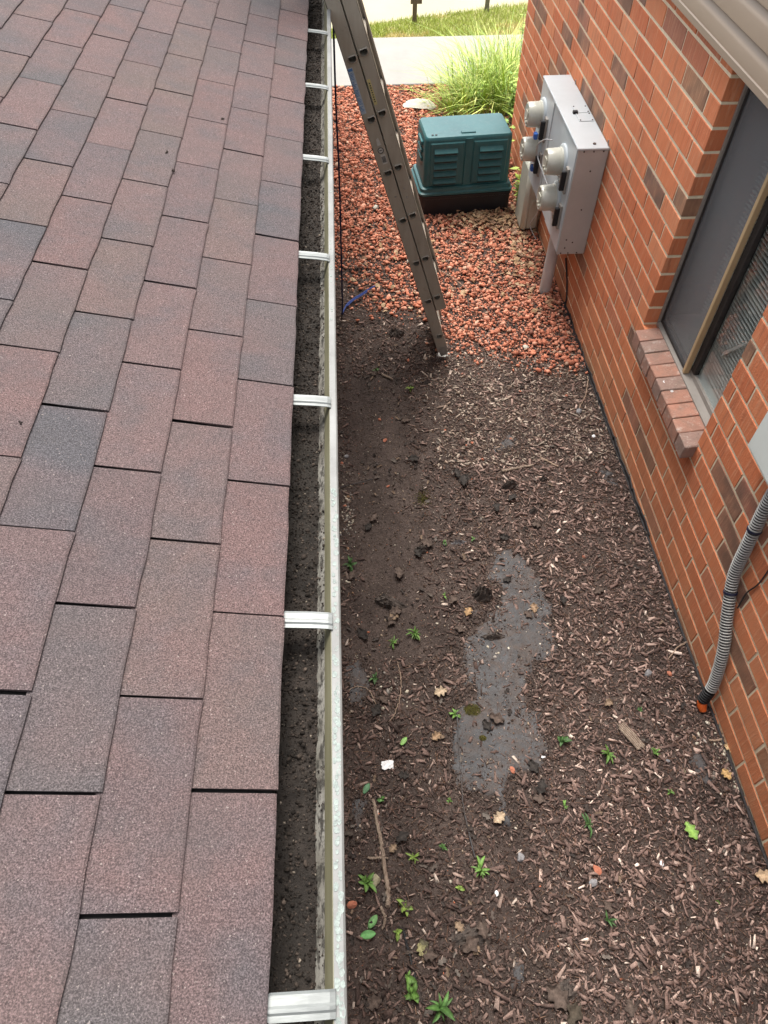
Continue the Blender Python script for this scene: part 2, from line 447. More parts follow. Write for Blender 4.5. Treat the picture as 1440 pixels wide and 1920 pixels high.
class MB:
    def __init__(s):
        s.v = []; s.f = []; s.c = []; s.mi = []; s.mats = []; s.cur = 0
    def mat(s, m):
        if m not in s.mats: s.mats.append(m)
        s.cur = s.mats.index(m)
        return s
    def add(s, verts, faces, col=None):
        k = len(s.v)
        s.v.extend([tuple(map(float, p)) for p in verts])
        for f in faces:
            s.f.append(tuple(i + k for i in f)); s.mi.append(s.cur)
        if col is not None:
            s.c.extend([tuple(col) + (1,)] * len(verts))
        return s
    def box(s, lo, hi, fn=None, col=None):
        x0, y0, z0 = lo; x1, y1, z1 = hi
        v = [(x0, y0, z0), (x1, y0, z0), (x1, y1, z0), (x0, y1, z0), (x0, y0, z1), (x1, y0, z1), (x1, y1, z1), (x0, y1, z1)]
        if fn: v = [fn(*p) for p in v]
        return s.add(v, [(0, 3, 2, 1), (4, 5, 6, 7), (0, 1, 5, 4), (1, 2, 6, 5), (2, 3, 7, 6), (3, 0, 4, 7)], col)
    def bbox(s, lo, hi, b=0.004, fn=None, col=None):          # bevelled box
        lo = np.array(lo, float); hi = np.array(hi, float)
        b = min(b, 0.45 * min(hi - lo))
        v = []; idx = {}
        for sx in (0, 1):
            for sy in (0, 1):
                for sz in (0, 1):
                    for a in range(3):
                        p = np.where(np.array([sx, sy, sz]) == 1, hi, lo).astype(float)
                        q = p.copy()
                        for k in range(3):
                            if k != a:
                                q[k] += b if (sx, sy, sz)[k] == 0 else -b
                        idx[(sx, sy, sz, a)] = len(v); v.append(q)
        F = []
        def quad(a, sv):                                       # face on axis a at side sv
            o = [k for k in range(3) if k != a]
            r = []
            for (p, q) in ((0, 0), (1, 0), (1, 1), (0, 1)):
                t = [0, 0, 0]; t[a] = sv; t[o[0]] = p; t[o[1]] = q
                r.append(idx[(*t, a)])
            flip = (sv == 0) ^ (a == 1)
            return r[::-1] if flip else r
        for a in range(3):
            for sv in (0, 1): F.append(quad(a, sv))
        for a in range(3):                                     # edges along axis a
            o = [k for k in range(3) if k != a]
            for p in (0, 1):
                for q in (0, 1):
                    t0 = [0, 0, 0]; t0[o[0]] = p; t0[o[1]] = q; t1 = list(t0); t1[a] = 1
                    F.append([idx[(*t0, o[0])], idx[(*t1, o[0])], idx[(*t1, o[1])], idx[(*t0, o[1])]])
        for sx in (0, 1):
            for sy in (0, 1):
                for sz in (0, 1):
                    F.append([idx[(sx, sy, sz, 0)], idx[(sx, sy, sz, 1)], idx[(sx, sy, sz, 2)]])
        c = (lo + hi) / 2
        G2 = []
        for f in F:                                            # consistent outward winding
            P = [v[i] for i in f]
            n = np.cross(P[1] - P[0], P[2] - P[0])
            G2.append(f if n @ (sum(P) / len(P) - c) > 0 else f[::-1])
        if fn: v = [fn(*p) for p in v]
        return s.add(v, G2, col)
    def prism(s, poly, y0, y1, cap=True, closed=True):         # poly in (x, z), extruded along y
        n = len(poly)
        v = [(x, y0, z) for x, z in poly] + [(x, y1, z) for x, z in poly]
        f = [(i, (i + 1) % n, n + (i + 1) % n, n + i) for i in range(n if closed else n - 1)]
        if cap and closed: f += [tuple(range(n))[::-1], tuple(range(n, 2 * n))]
        return s.add(v, f)
    def tube(s, pts, rad, seg=8, cap=True, col=None):
        pts = [np.asarray(p, float) for p in pts]
        n = len(pts)
        rad = [rad] * n if np.isscalar(rad) else rad
        v = []; f = []
        up = np.array([0.13, 0.31, 0.94])
        for i, p in enumerate(pts):
            t = pts[min(i + 1, n - 1)] - pts[max(i - 1, 0)]
            t = t / (np.linalg.norm(t) + 1e-9)
            if abs(t @ up) > 0.95: up = np.array([0.94, 0.13, 0.31])
            a = np.cross(t, up); a /= np.linalg.norm(a)
            b = np.cross(t, a); up = -b if False else up
            for k in range(seg):
                th = 2 * math.pi * k / seg
                v.append(p + rad[i] * (a * math.cos(th) + b * math.sin(th)))
        for i in range(n - 1):
            for k in range(seg):
                k2 = (k + 1) % seg
                f.append((i * seg + k, i * seg + k2, (i + 1) * seg + k2, (i + 1) * seg + k))
        if cap:
            f.append(tuple(range(seg))[::-1]); f.append(tuple(range((n - 1) * seg, n * seg)))
        return s.add(v, f, col)
    def disc_stack(s, c, axis, prof, seg=24):                  # lathe: prof = [(distance along axis, radius)]
        axis = np.asarray(axis, float); axis /= np.linalg.norm(axis)
        u = np.cross(axis, (0, 0, 1.0) if abs(axis[2]) < 0.9 else (1.0, 0, 0)); u /= np.linalg.norm(u)
        w = np.cross(axis, u)
        v = []; f = []
        for d, r in prof:
            for k in range(seg):
                th = 2 * math.pi * k / seg
                v.append(np.asarray(c, float) + axis * d + r * (u * math.cos(th) + w * math.sin(th)))
        n = len(prof)
        for i in range(n - 1):
            for k in range(seg):
                k2 = (k + 1) % seg
                f.append((i * seg + k, i * seg + k2, (i + 1) * seg + k2, (i + 1) * seg + k))
        f.append(tuple(range(seg))[::-1]); f.append(tuple(range((n - 1) * seg, n * seg)))
        return s.add(v, f)
    def mesh(s, name, mat=None, smooth=False, org=(0, 0, 0)):
        me = bpy.data.meshes.new(name)
        V = np.array(s.v, float) - np.asarray(org, float)
        me.from_pydata(V.tolist(), [], s.f)
        mats = [mat] if (mat and not s.mats) else s.mats
        for m in mats: me.materials.append(m)
        if len(s.mats) > 1:
            me.polygons.foreach_set('material_index', s.mi)
        if s.c:
            a = me.color_attributes.new('Col', 'FLOAT_COLOR', 'POINT')
            a.data.foreach_set('color', np.array(s.c, np.float32).ravel())
        if smooth:
            me.polygons.foreach_set('use_smooth', [True] * len(me.polygons))
            try: me.set_sharp_from_angle(angle=R_(38))
            except Exception: pass
        me.update()
        return me
    def build(s, name, mat=None, parent=None, loc=None, smooth=False):
        if loc is None:
            loc = world_origin(parent) if parent is not None else np.zeros(3)
        return link_obj(name, s.mesh(name, mat, smooth, loc), parent, loc)

def fast_mesh(name, V, Fq, mat, cols=None, smooth=False):     # big numpy meshes
    me = bpy.data.meshes.new(name)
    me.vertices.add(len(V))
    me.vertices.foreach_set('co', np.asarray(V, np.float32).ravel())
    k = Fq.shape[1]
    me.loops.add(Fq.size)
    me.loops.foreach_set('vertex_index', Fq.astype(np.int32).ravel())
    me.polygons.add(len(Fq))
    me.polygons.foreach_set('loop_start', np.arange(0, Fq.size, k, dtype=np.int32))
    me.materials.append(mat)
    if cols is not None:
        a = me.color_attributes.new('Col', 'FLOAT_COLOR', 'POINT')
        a.data.foreach_set('color', np.c_[cols, np.ones(len(cols))].astype(np.float32).ravel())
    if smooth:
        me.polygons.foreach_set('use_smooth', np.ones(len(Fq), bool))
    me.update(calc_edges=True)
    me.validate()
    return me

# cheap value noise for python-side masks and displacement
_P = np.random.default_rng(5).random((64, 64))
def vn(x, y):
    x = np.asarray(x, float); y = np.asarray(y, float)
    xi = np.floor(x).astype(int); yi = np.floor(y).astype(int)
    fx = x - xi; fy = y - yi
    fx = fx * fx * (3 - 2 * fx); fy = fy * fy * (3 - 2 * fy)
    g = lambda a, b: _P[a % 64, b % 64]
    return (g(xi, yi) * (1 - fx) + g(xi + 1, yi) * fx) * (1 - fy) + (g(xi, yi + 1) * (1 - fx) + g(xi + 1, yi + 1) * fx) * fy
def fbm(x, y, o=4):
    r = 0; a = 0.5
    for i in range(o):
        r = r + a * vn(np.asarray(x) * 2 ** i + 17 * i, np.asarray(y) * 2 ** i + 5 * i); a *= 0.5
    return r

W = 1.5904                        # outer face of the brick wall
LX = -0.050                       # outer edge of the gutter lip

# ------------------------------------------------------------------ setting: ground, bed, walk, lawn, road
def sheet(name, x0, x1, y0, y1, z, mat):
    m = MB(); m.add([(x0, y0, z), (x1, y0, z), (x1, y1, z), (x0, y1, z)], [(0, 1, 2, 3)])
    return tag(m.build(name, mat), kind='structure')
sheet('ground', -400, 400, -400, 400, -0.34, M['farground'])

def bed_h(x, y):
    h = GZ(y) + 0.030 * (fbm(x * 2.1, y * 2.1, 4) - 0.47) + 0.010 * (fbm(x * 14, y * 14, 3) - 0.44)
    h = h - 0.030 * np.exp(-((x - 0.02) / 0.09) ** 2) * (y < 5)            # drip line under the gutter
    return h
def grid(name, x0, x1, y0, y1, step, mat, hf):
    nx = int((x1 - x0) / step) + 2; ny = int((y1 - y0) / step) + 2
    X, Y = np.meshgrid(np.linspace(x0, x1, nx), np.linspace(y0, y1, ny))
    V = np.stack([X, Y, hf(X, Y)], -1).reshape(-1, 3)
    i = np.arange((ny - 1) * (nx - 1)); r = i // (nx - 1); c = i % (nx - 1); a = r * nx + c
    F = np.stack([a, a + 1, a + nx + 1, a + nx], -1)
    return link_obj(name, fast_mesh(name, V, F, mat, None, True))
tag(grid('planting_bed', -1.2, W + 0.03, -1.0, 7.3, 0.02, M['soil'], bed_h), kind='structure')
tag(grid('planting_bed', -1.2, 5.0, 7.32, 8.735, 0.035, M['soil'], bed_h), kind='structure')
m = MB()
for i in range(-4, 5):            # sidewalk slabs with joints
    x0 = -0.7 + i * 3.2
    m.bbox((x0, 8.745, -0.33), (x0 + 3.19, 10.19, -0.135), 0.008)
tag(m.build('sidewalk', M['concrete']), kind='structure')
def lawn_far(x): return 10.88 + 0.29 * (x - 0.4)               # its far edge runs at an angle
m = MB()
m.add([(-1.94, 10.2, -0.20), (16, 10.2, -0.20), (16, lawn_far(16), -0.20)], [(0, 1, 2)])
tag(m.build('lawn', M['lawn']), kind='structure')
m = MB()
m.add([(-60, 10.4, -0.216), (60, 10.4, -0.216), (60, 60, -0.216), (-60, 60, -0.216)], [(0, 1, 2, 3)])
tag(m.build('road', M['road']), kind='structure')

# ------------------------------------------------------------------ the house on the left: roof with shingles
ROOF_A = R_(15.5)
XE, ZE = -0.1545, H - 1.109
EXP, TAB = 0.1264, 0.305
ca, sa = math.cos(ROOF_A), math.sin(ROOF_A)
def roof_pt(s, y, h=0.0):          # s metres up the slope, h above the deck
    return (XE - s * ca + h * sa, y, ZE + s * sa + h * ca)
house = thing('house', (-3.2, 3.0, 0.0), 'house with a brown three-tab asphalt shingle roof beside the gutter', 'house')
m = MB()
m.box((-6.0, -3.0, -0.3), (-0.62, 8.6, 1.93))
m.build('wall', M['housewall'], house)
m = MB()
m.box((-0.62, -3.0, 1.90), (-0.22, 8.6, 1.93))
m.build('soffit', M['fascia'], house)
m = MB()
m.box((-0.22, -3.0, 1.88), (-0.190, 8.6, 2.060))
m.build('fascia_board', M['fascia'], house)
m = MB()
y0, y1 = -3.0, 8.7
top = 4.6
P = [roof_pt(0.002, y0, -0.013), roof_pt(top, y0, -0.013), roof_pt(top, y1, -0.013), roof_pt(0.002, y1, -0.013)]
Pb = [roof_pt(0.012, y0, -0.03), roof_pt(top, y0, -0.03), roof_pt(top, y1, -0.03), roof_pt(0.012, y1, -0.03)]
m.add(P + Pb, [(0, 3, 2, 1), (4, 5, 6, 7), (0, 1, 5, 4), (1, 2, 6, 5), (2, 3, 7, 6), (3, 0, 4, 7)])
roof = m.build('roof', M['tar'], house)
# one tab mesh: lower butt edge is 7 mm proud, tucked under the next course at the top
def tab_mesh(k):
    rr = random.Random(k)
    mb = MB()
    n = 6
    ln = TAB - 0.0055
    v = []; f = []
    j = [rr.uniform(-0.0018, 0.0018) for _ in range(n + 1)]
    sk = rr.uniform(-0.0015, 0.0015)
    for i in range(n + 1):
        yy = -ln / 2 + ln * i / n
        if i in (0, n): yy += rr.uniform(-.0012, .0012)
        s0 = -0.004 + j[i] + sk * (i / n - 0.5)
        for (s_, h_) in ((s0, -0.002), (s0, 0.0042), (s0 + 0.004, 0.0056), (EXP + 0.0035, -0.0002)):
            v.append((-s_ * ca + h_ * sa, yy, s_ * sa + h_ * ca))
    for i in range(n):
        for q in range(3):
            f.append((i * 4 + q, i * 4 + q + 1, (i + 1) * 4 + q + 1, (i + 1) * 4 + q))
    f.append((0, 3, 2, 1)); f.append((n * 4, n * 4 + 1, n * 4 + 2, n * 4 + 3))
    f = [t[::-1] for t in f]
    mb.add(v, f)
    return mb.mesh('shingle_tab', M['shingle'])
TABS = [tab_mesh(k) for k in range(8)]
rest = MB()
for r in range(0, 16):
    for k in range(-4, 22):
        yc = 0.326 + TAB * k + TAB / 2 + (TAB * 0.48 if r % 2 else 0.0) - 0.004 * r + random.uniform(-0.0015, 0.0015)
        base = roof_pt(r * EXP, yc, -0.0015)
        ok = False
        for dy in (-0.15, 0, 0.15):
            for ds in (0, 0.12):
                p = roof_pt(r * EXP + ds, yc + dy)
                if (np.array(p) - np.array([0, 0, H])) @ CF > 0.1:
                    x_, y_, _ = topx(p)
                    ok |= -30 < x_ < 1470 and -60 < y_ < 1990
        me = TABS[random.randrange(8)]
        if ok:
            link_obj('shingle', me, roof, base)
        else:
            for p in me.polygons:
                vs = [np.array(me.vertices[i].co) + base for i in p.vertices]
                rest.add(vs, [tuple(range(len(vs)))])
o = rest.build('outlying_shingles', M['shingle'], roof); tag(o, kind='stuff')
m = MB()
for r in range(16, 34):            # the upper courses out of sight, as plain laps
    a_, b_ = r * EXP, (r + 1) * EXP + 0.02
    m.add([roof_pt(a_, y0, -0.004), roof_pt(a_, y1, -0.004), roof_pt(b_, y1, -0.010), roof_pt(b_, y0, -0.010), roof_pt(a_, y0, -0.012), roof_pt(a_, y1, -0.012)], [(0, 1, 2, 3), (4, 5, 1, 0)])
m.build('upper_roof_courses', M['shingle'], roof)
# specks of debris on the shingles
m = MB()
for (px, py) in ((313, 288), (325, 322), (418, 226), (40, 795)):
    d = ray(px, py); n = np.array([sa, 0, ca]); P0 = np.array([XE, 0, -1.109]); P = d * ((P0 @ n) / (d @ n)); P[2] += H
    for q in range(5):
        c = P + np.array([random.uniform(-.004, .004), random.uniform(-.006, .006), 0.004 + random.uniform(0, .003)])
        e = random.uniform(.002, .0042)
        m.add([c + np.array(w) * e for w in ((1, 0, 0), (-.6, .8, 0), (-.5, -.9, 0), (0, 0, .9), (0, 0, -1.4))], [(0, 1, 3), (1, 2, 3), (2, 0, 3), (1, 0, 4), (2, 1, 4), (0, 2, 4)])
tag(m.build('roof_debris', M['bark']), kind='stuff')

# ------------------------------------------------------------------ gutter
LZ = H - 1.134
gut = thing('gutter', (-0.12, 2.5, LZ - 0.09), 'weathered metal gutter full of dark muck along the shingle eave', 'gutter')
ya, yb = -1.2, 8.4
m = MB()
m.prism([(-0.186, LZ + 0.012), (-0.184, LZ + 0.012), (-0.184, LZ - 0.090), (-0.112, LZ - 0.090), (-0.106, LZ - 0.078), (-0.106, LZ - 0.080), (-0.111, LZ - 0.092), (-0.186, LZ - 0.092)], ya, yb)
m.build('trough', M['mottle'], gut)
m = MB()
m.prism([(-0.106, LZ - 0.078), (-0.098, LZ - 0.058), (-0.0815, LZ - 0.034), (-0.0795, LZ - 0.036), (-0.096, LZ - 0.060), (-0.1045, LZ - 0.079)], ya, yb)
m.build('ogee_step', M['mottle'], gut)
m = MB()
m.prism([(-0.0815, LZ - 0.034), (-0.0680, LZ - 0.001), (-0.0665, LZ - 0.001), (-0.0795, LZ - 0.035)], ya, yb)
m.build('front_wall', M['olive'], gut)
m = MB()
n = 200
V = []; F = []
prof = [(-0.0685, -0.004), (-0.0665, 0.0), (-0.0530, 0.0006), (-0.0500, -0.002), (-0.0496, -0.014), (-0.0520, -0.0145), (-0.0540, -0.003)]
for i in range(n + 1):
    y = ya + (yb - ya) * i / n
    w = 0.0012 * (vn(y * 2.3, 3.1) - 0.5) + 0.0006 * (vn(y * 9, 1.1) - 0.5)
    for (x, z) in prof: V.append((x + w, y, LZ + z + w * 0.6))
k = len(prof)
for i in range(n):
    for q in range(k - 1): F.append((i * k + q, (i + 1) * k + q, (i + 1) * k + q + 1, i * k + q + 1))
m.add(V, F)
lip = m.build('lip', M['lip'], gut, smooth=True)
m = MB()                            # lichen rosettes on the lip, thick where the photo shows them
y = -0.15
while y < 2.4:
    dens = 1.0 if y < 0.42 else (0.85 if y < 0.95 else 0.28)
    if vn(y * 5.5, 8.2) < 0.25 + 0.5 * dens and random.random() < dens:
        for q in range(random.choice((1, 1, 2))):
            r = random.uniform(0.0018, 0.0058) * (1 if y < 1 else 0.7)
            cx = random.uniform(-0.0635, -0.0545); cy = y + random.uniform(-0.004, 0.004); t = 0.0007 + random.uniform(0, 0.0003)
            seg = 11
            ring = [(cx + r * random.uniform(.8, 1.1) * math.cos(2 * math.pi * a / seg) * .9, cy + r * random.uniform(.8, 1.1) * math.sin(2 * math.pi * a / seg) * 1.25) for a in range(seg)]
            ring = [(min(max(px_, -0.066), -0.0515), py_) for px_, py_ in ring]
            v = [(a, b, LZ + t) for a, b in ring] + [(cx + (a - cx) * .55, cy + (b - cy) * .55, LZ + t - 0.0004) for a, b in ring] + [(a, b, LZ - 0.0008) for a, b in ring]
            f = [(a, (a + 1) % seg, seg + (a + 1) % seg, seg + a) for a in range(seg)] + [tuple(range(seg, 2 * seg))] + [(2 * seg + a, 2 * seg + (a + 1) % seg, (a + 1) % seg, a) for a in range(seg)]
            m.add(v, f)
    y += random.uniform(0.006, 0.012)
tag(m.build('lichen', M['lichen'], lip), kind='stuff')
# straps (spring hangers) from under the eave to the lip
for ys in (0.055, 0.631, 1.205, 1.803, 2.380, 2.962, 3.534, 4.11, 4.70, 5.29):
    m = MB()
    V = []; F = []
    w = 0.0165
    sec = [(-w, .0004), (-w * .55, .0004), (-w * .38, .0034), (-w * .10, .0036), (w * .10, .0008), (w * .80, .0006), (w, .0016), (w, -.0015), (-w, -.0015)]
    path = [(-0.186, LZ + 0.020, 0.6), (-0.160, LZ + 0.018, .62), (-0.150, LZ + 0.017, 1), (-0.10, LZ + 0.011, 1), (-0.072, LZ + 0.006, 1), (-0.0645, LZ + 0.003, 1), (-0.0640, LZ + 0.0008, .96)]
    nn = len(sec)
    sk = random.uniform(-0.003, 0.003)
    for i, (x, z, kk) in enumerate(path):
        for (a, b) in sec: V.append((x, ys + a * kk + sk * i / 6, z + b))
    for i in range(len(path) - 1):
        for q in range(nn):
            F.append((i * nn + q, (i + 1) * nn + q, (i + 1) * nn + (q + 1) % nn, i * nn + (q + 1) % nn))
    F.append(tuple(range(nn))); F.append(tuple(range((len(path) - 1) * nn, len(path) * nn))[::-1])
    m.add(V, F)
    m.build('hanger_strap', M['strap'], gut, (-0.11, ys, LZ))
# muck in the gutter
def muck_h(x, y):
    return LZ - 0.052 + 0.012 * (fbm(x * 22, y * 6, 3) - 0.45) + 0.013 * (fbm(x * 60, y * 60, 4) - 0.45) - 0.010 * (x + 0.14) / 0.04 * 0.3
tag(grid('gutter_muck', -0.1835, -0.0925, ya + 0.01, 6.5, 0.0065, M['muck'], muck_h), kind='stuff')
# ------------------------------------------------------------------ the brick building on the right
ZC, YC, CH, BL = 1.998, 3.109, 0.10292, 0.3048
WY0, WY1, WZ0, WZ1 = 2.205, 3.1085, 0.769, 2.020              # window opening
FAR = 7.02
bld = thing('brick_building', (3.2, 3.0, 0.0), 'orange brick building with tan lap siding above and a shaded window', 'building')
m = MB()
RC = W + 0.0040                     # mortar face, recessed behind the brick faces
def wbox(y0, y1, z0, z1): m.box((RC, y0, z0), (W + 0.10, y1, z1))
wbox(-2.5, WY0 - 0.004, -0.35, 2.16)
wbox(WY0 - 0.004, WY1 + 0.004, -0.35, WZ0 - 0.075)
wbox(WY1 + 0.004, FAR - 0.004, -0.35, 2.16)
wall = m.build('wall', M['mortar'], bld)
m = MB()
m.box((W + 0.10, FAR - 0.14, -0.35), (7.0, FAR - 0.004, 3.6))
m.box((W + 0.10, -2.5, -0.35), (7.0, -2.36, 3.6))
m.box((6.86, -2.36, -0.35), (7.0, FAR - 0.14, 3.6))
m.build('outer_wall', M['housewall'], bld)
m = MB(); m.box((W - 0.30, -2.9, 3.62), (7.3, FAR + 0.35, 3.75)); m.build('roof', M['tar'], bld)
# bricks
BDX = 0.094
def brick_mesh(ly, k):
    rr = random.Random(k)
    mb = MB()
    hz = (CH - 0.0140) / 2
    mb.bbox((0, -ly / 2, -hz), (BDX, ly / 2, hz), 0.0022)
    mb.v = [(x + (rr.uniform(-.0007, .0007) if x < 0.01 else 0), y + rr.uniform(-.0018, .0018), z + rr.uniform(-.0016, .0016)) for x, y, z in mb.v]
    return mb.mesh('brick_unit', M['brick'])
BCACHE = {}
def get_brick(ly, k):
    key = (round(ly, 3), k % 6)
    if key not in BCACHE: BCACHE[key] = brick_mesh(ly, hash(key) % 1000)
    return BCACHE[key]
bricks = []
for j in range(-2, 22):
    zt = ZC - j * CH; zc = zt - CH / 2
    off = 0.196 if j % 2 == 0 else 0.548
    edges = [YC - (n_ + off) * BL for n_ in range(-13, 18)]
    edges = sorted([e for e in edges if e < FAR - 0.05] + [FAR])
    in_win = zc > WZ0 - 0.02 and zc < WZ1 + 0.12
    for a, b in zip(edges[:-1], edges[1:]):
        segs = [(a, b)]
        if in_win:
            segs = []
            if b <= WY0 + 0.01 or a >= WY1 - 0.01: segs = [(a, b)]
            else:
                if a < WY0 - 0.03: segs.append((a, WY0 + 0.005))
                if b > WY1 + 0.03: segs.append((WY1 - 0.005, b))
        if (WZ0 - 0.11 < zc < WZ0 - 0.02):         # course taken up by the sill
            s2 = []
            for (p, q_) in segs:
                if q_ <= WY0 + 0.01 or p >= WY1 - 0.05: s2.append((p, q_)); continue
                if p < WY0 - 0.04: s2.append((p, WY0 - 0.005))
                if q_ > WY1 - 0.02: s2.append((WY1 - 0.055, q_))
            segs = s2
        for (p, q_) in segs:
            bricks.append((p, q_, zc))
def bscore(b):
    ps = []
    for y in (b[0], b[1]):
        for z in (b[2] - .05, b[2] + .05):
            x_, y_, d_ = topx((W, y, z))
            if d_ < 0.2: return -1
            ps.append((x_, y_))
    ps = np.array(ps)
    lo = np.maximum(ps.min(0), 0); hi = np.minimum(ps.max(0), (1440, 1920))
    if (hi <= lo).any(): return -1
    if (b[2] < -0.10): return 0
    v = ps
    return 0.5 * abs(np.cross(v[1] - v[0], v[2] - v[0])) + 0.5 * abs(np.cross(v[1] - v[3], v[2] - v[3]))
np.seterr(all='ignore')
import warnings; warnings.filterwarnings('ignore')
bricks.sort(key=bscore, reverse=True)
RUN = MB(); run_r = []
for i, (p, q_, zc) in enumerate(bricks):
    if zc > 2.13: continue
    ly = q_ - p - 0.0130
    me = get_brick(ly, i)
    c = (W + random.uniform(-0.0008, 0.0008), (p + q_) / 2, zc + random.uniform(-.0008, .0008))
    if i < 290 and bscore((p, q_, zc)) > 0:
        link_obj('brick', me, wall, c)
    else:
        rv = random.random()
        for pl in me.polygons:
            vs = [np.array(me.vertices[t].co) + c for t in pl.vertices]
            RUN.add(vs, [tuple(range(len(vs)))])
            run_r += [rv] * len(vs)
o = RUN.build('outlying_bricks', M['brick'], wall); tag(o, kind='stuff')
at = o.data.attributes.new('rnd', 'FLOAT', 'POINT'); at.data.foreach_set('value', run_r)
# rowlock sill: sloping bricks on edge
sill = MB()
sill.box((W + 0.014, WY0 - 0.035, WZ0 - 0.098), (W + 0.098, WY1 - 0.050, WZ0 - 0.062))
sill_o = sill.build('window_sill', M['mortar'], bld, (W, 2.63, WZ0))
ns = 9
ys0, ys1 = WY0 - 0.020, WY1 - 0.045
for i in range(ns):
    a = ys0 + (ys1 - ys0) * i / ns; b = a + (ys1 - ys0) / ns
    jit = random.uniform(-0.003, 0.003)
    mb = MB()
    def slope(x, y, z, jit=jit):
        return (x + jit, y, z + 0.10 * (x - (W - 0.0)) + jit)
    mb.bbox((W - 0.060, a + 0.0022, WZ0 - 0.088), (W + 0.078, b - 0.0022, WZ0 - 0.006), 0.0035, slope)
    mb.v = [(x + random.uniform(-.0012, .0012), y + random.uniform(-.0012, .0012), z + random.uniform(-.0012, .0012)) for x, y, z in mb.v]
    mb.build('sill_brick', M['sillbrick'], sill_o, (W, (a + b) / 2, WZ0 - 0.05))
m = MB()
m.box((W - 0.0520, ys0 + 0.02, WZ0 - 0.080), (W + 0.07, ys1 - 0.02, WZ0 - 0.0125), lambda x, y, z: (x, y, z + 0.10 * (x - W)))
m.build('sill_mortar', M['tanstone'], sill_o)
m = MB()                             # two little white anchors on the sill
for (px, py, s_) in ((1247, 715, 0.010), (1260, 733, 0.0075)):
    d = ray(px, py); t = (WZ0 - 0.004 - H) / d[2]; P = d * t; P[2] = WZ0 - 0.010 + 0.10 * (P[0] - W)
    m.disc_stack(P, (0, 0, 1), [(0, s_), (0.006, s_), (0.006, s_ * .45), (0.002, s_ * .4)], 8)
tag(m.build('screw_anchor', M['litter'], sill_o))
# siding: dutch-lap boards above the bricks
m = MB()
m.prism([(W + 0.02, 2.100), (1.546, 2.062), (1.540, 2.062), (1.540, 2.086), (1.544, 2.090), (1.548, 2.088), (1.56, 2.11), (W + 0.02, 2.13)], -2.6, FAR + 0.02)
m.build('starter_trim', M['siding'], bld)
for r in range(14):
    zb = 2.072 + 0.106 * r + (0.0 if r else 0.012)
    zt = 2.178 + 0.106 * r
    m = MB()
    m.prism([(1.566, zb + 0.004), (1.551, zb), (1.548, zb + 0.004), (1.5505, zt - 0.044), (1.5535, zt - 0.036), (1.560, zt - 0.022), (1.5665, zt - 0.010), (1.569, zt + 0.012), (1.575, zt + 0.012)], -2.6, FAR + 0.02)
    m.build('siding_board', M['siding'], bld, smooth=True)
m = MB(); m.box((1.578, -2.5, 2.17), (W + 0.10, FAR - 0.004, 3.60)); m.build('upper_wall', M['housewall'], bld)
m = MB(); m.box((W + 0.03, WY0 - 0.06, 2.022), (W + 0.099, WY1 + 0.06, 2.168)); m.build('window_head', M['frame'], bld)

# window
XF = W + 0.074
win = MB()
fw = 0.030
win.bbox((XF, WY1 - 0.012, WZ0 - 0.004), (XF + 0.05, WY1 + 0.003, WZ1 + 0.002), 0.002)
win.bbox((XF, WY0 - 0.003, WZ0 - 0.004), (XF + 0.05, WY0 + 0.012, WZ1 + 0.002), 0.002)
win.prism([(XF - 0.006, WZ0 - 0.004), (XF + 0.05, WZ0 - 0.004), (XF + 0.05, WZ0 + 0.040), (XF + 0.036, WZ0 + 0.040), (XF + 0.034, WZ0 + 0.016), (XF - 0.006, WZ0 + 0.010)], WY0 + 0.012, WY1 - 0.012)
win.bbox((XF, WY0 + 0.012, WZ1 - 0.05), (XF + 0.05, WY1 - 0.012, WZ1 + 0.002), 0.002)
window = win.build('window', M['frame'], bld, (XF, 2.65, WZ0))
YM = 2.680
m = MB()                              # screen frame rails
m.bbox((XF + 0.012, YM + 0.010, WZ0 + 0.017), (XF + 0.030, WY1 - 0.013, WZ0 + 0.034), 0.002)
m.bbox((XF + 0.012, WY1 - 0.028, WZ0 + 0.034), (XF + 0.030, WY1 - 0.013, WZ1 - 0.05), 0.002)
m.build('sash_frame', M['dark_gap'], window)
m = MB(); m.bbox((XF + 0.002, YM - 0.012, WZ0 + 0.014), (XF + 0.030, YM + 0.010, WZ1 - 0.051), 0.002); m.build('meeting_stile', M['tan_frame'], window)
m = MB(); m.bbox((XF + 0.032, YM - 0.055, WZ0 + 0.040), (XF + 0.060, YM - 0.010, WZ1 - 0.051), 0.002); m.build('recess_shade', M['dark_gap'], window)  # dark bar painted in as the shade of the recessed sash gap
m = MB(); m.box((XF + 0.019, YM + 0.010, WZ0 + 0.034), (XF + 0.0205, WY1 - 0.028, WZ1 - 0.051)); m.build('insect_screen', M['screen'], window)
m = MB(); m.box((XF + 0.036, YM - 0.010, WZ0 + 0.041), (XF + 0.040, WY1 - 0.013, WZ1 - 0.051)); m.build('pane', M['glass'], window)
m = MB(); m.box((XF + 0.050, WY0 + 0.013, WZ0 + 0.041), (XF + 0.054, YM - 0.056, WZ1 - 0.051)); m.build('pane', M['glass'], window)
m = MB(); m.bbox((XF + 0.052, WY0 - 0.02, WZ0 - 0.004), (XF + 0.24, WY1 + 0.02, WZ0 + 0.036), 0.003); m.build('inner_sill', M['blind'], window)
# the room behind
m = MB()
x0, x1, y0_, y1_, z0_, z1_ = XF + 0.10, 4.5, 1.2, 4.4, 0.1, 2.5
m.box((x1, y0_, z0_), (x1 + .05, y1_, z1_)); m.box((x0, y0_ - .05, z0_), (x1, y0_, z1_)); m.box((x0, y1_, z0_), (x1, y1_ + .05, z1_))
m.box((x0, y0_, z0_ - .05), (x1, y1_, z0_)); m.box((x0, y0_, z1_), (x1, y1_, z1_ + .05))
m.build('room_wall', M['room'], bld)
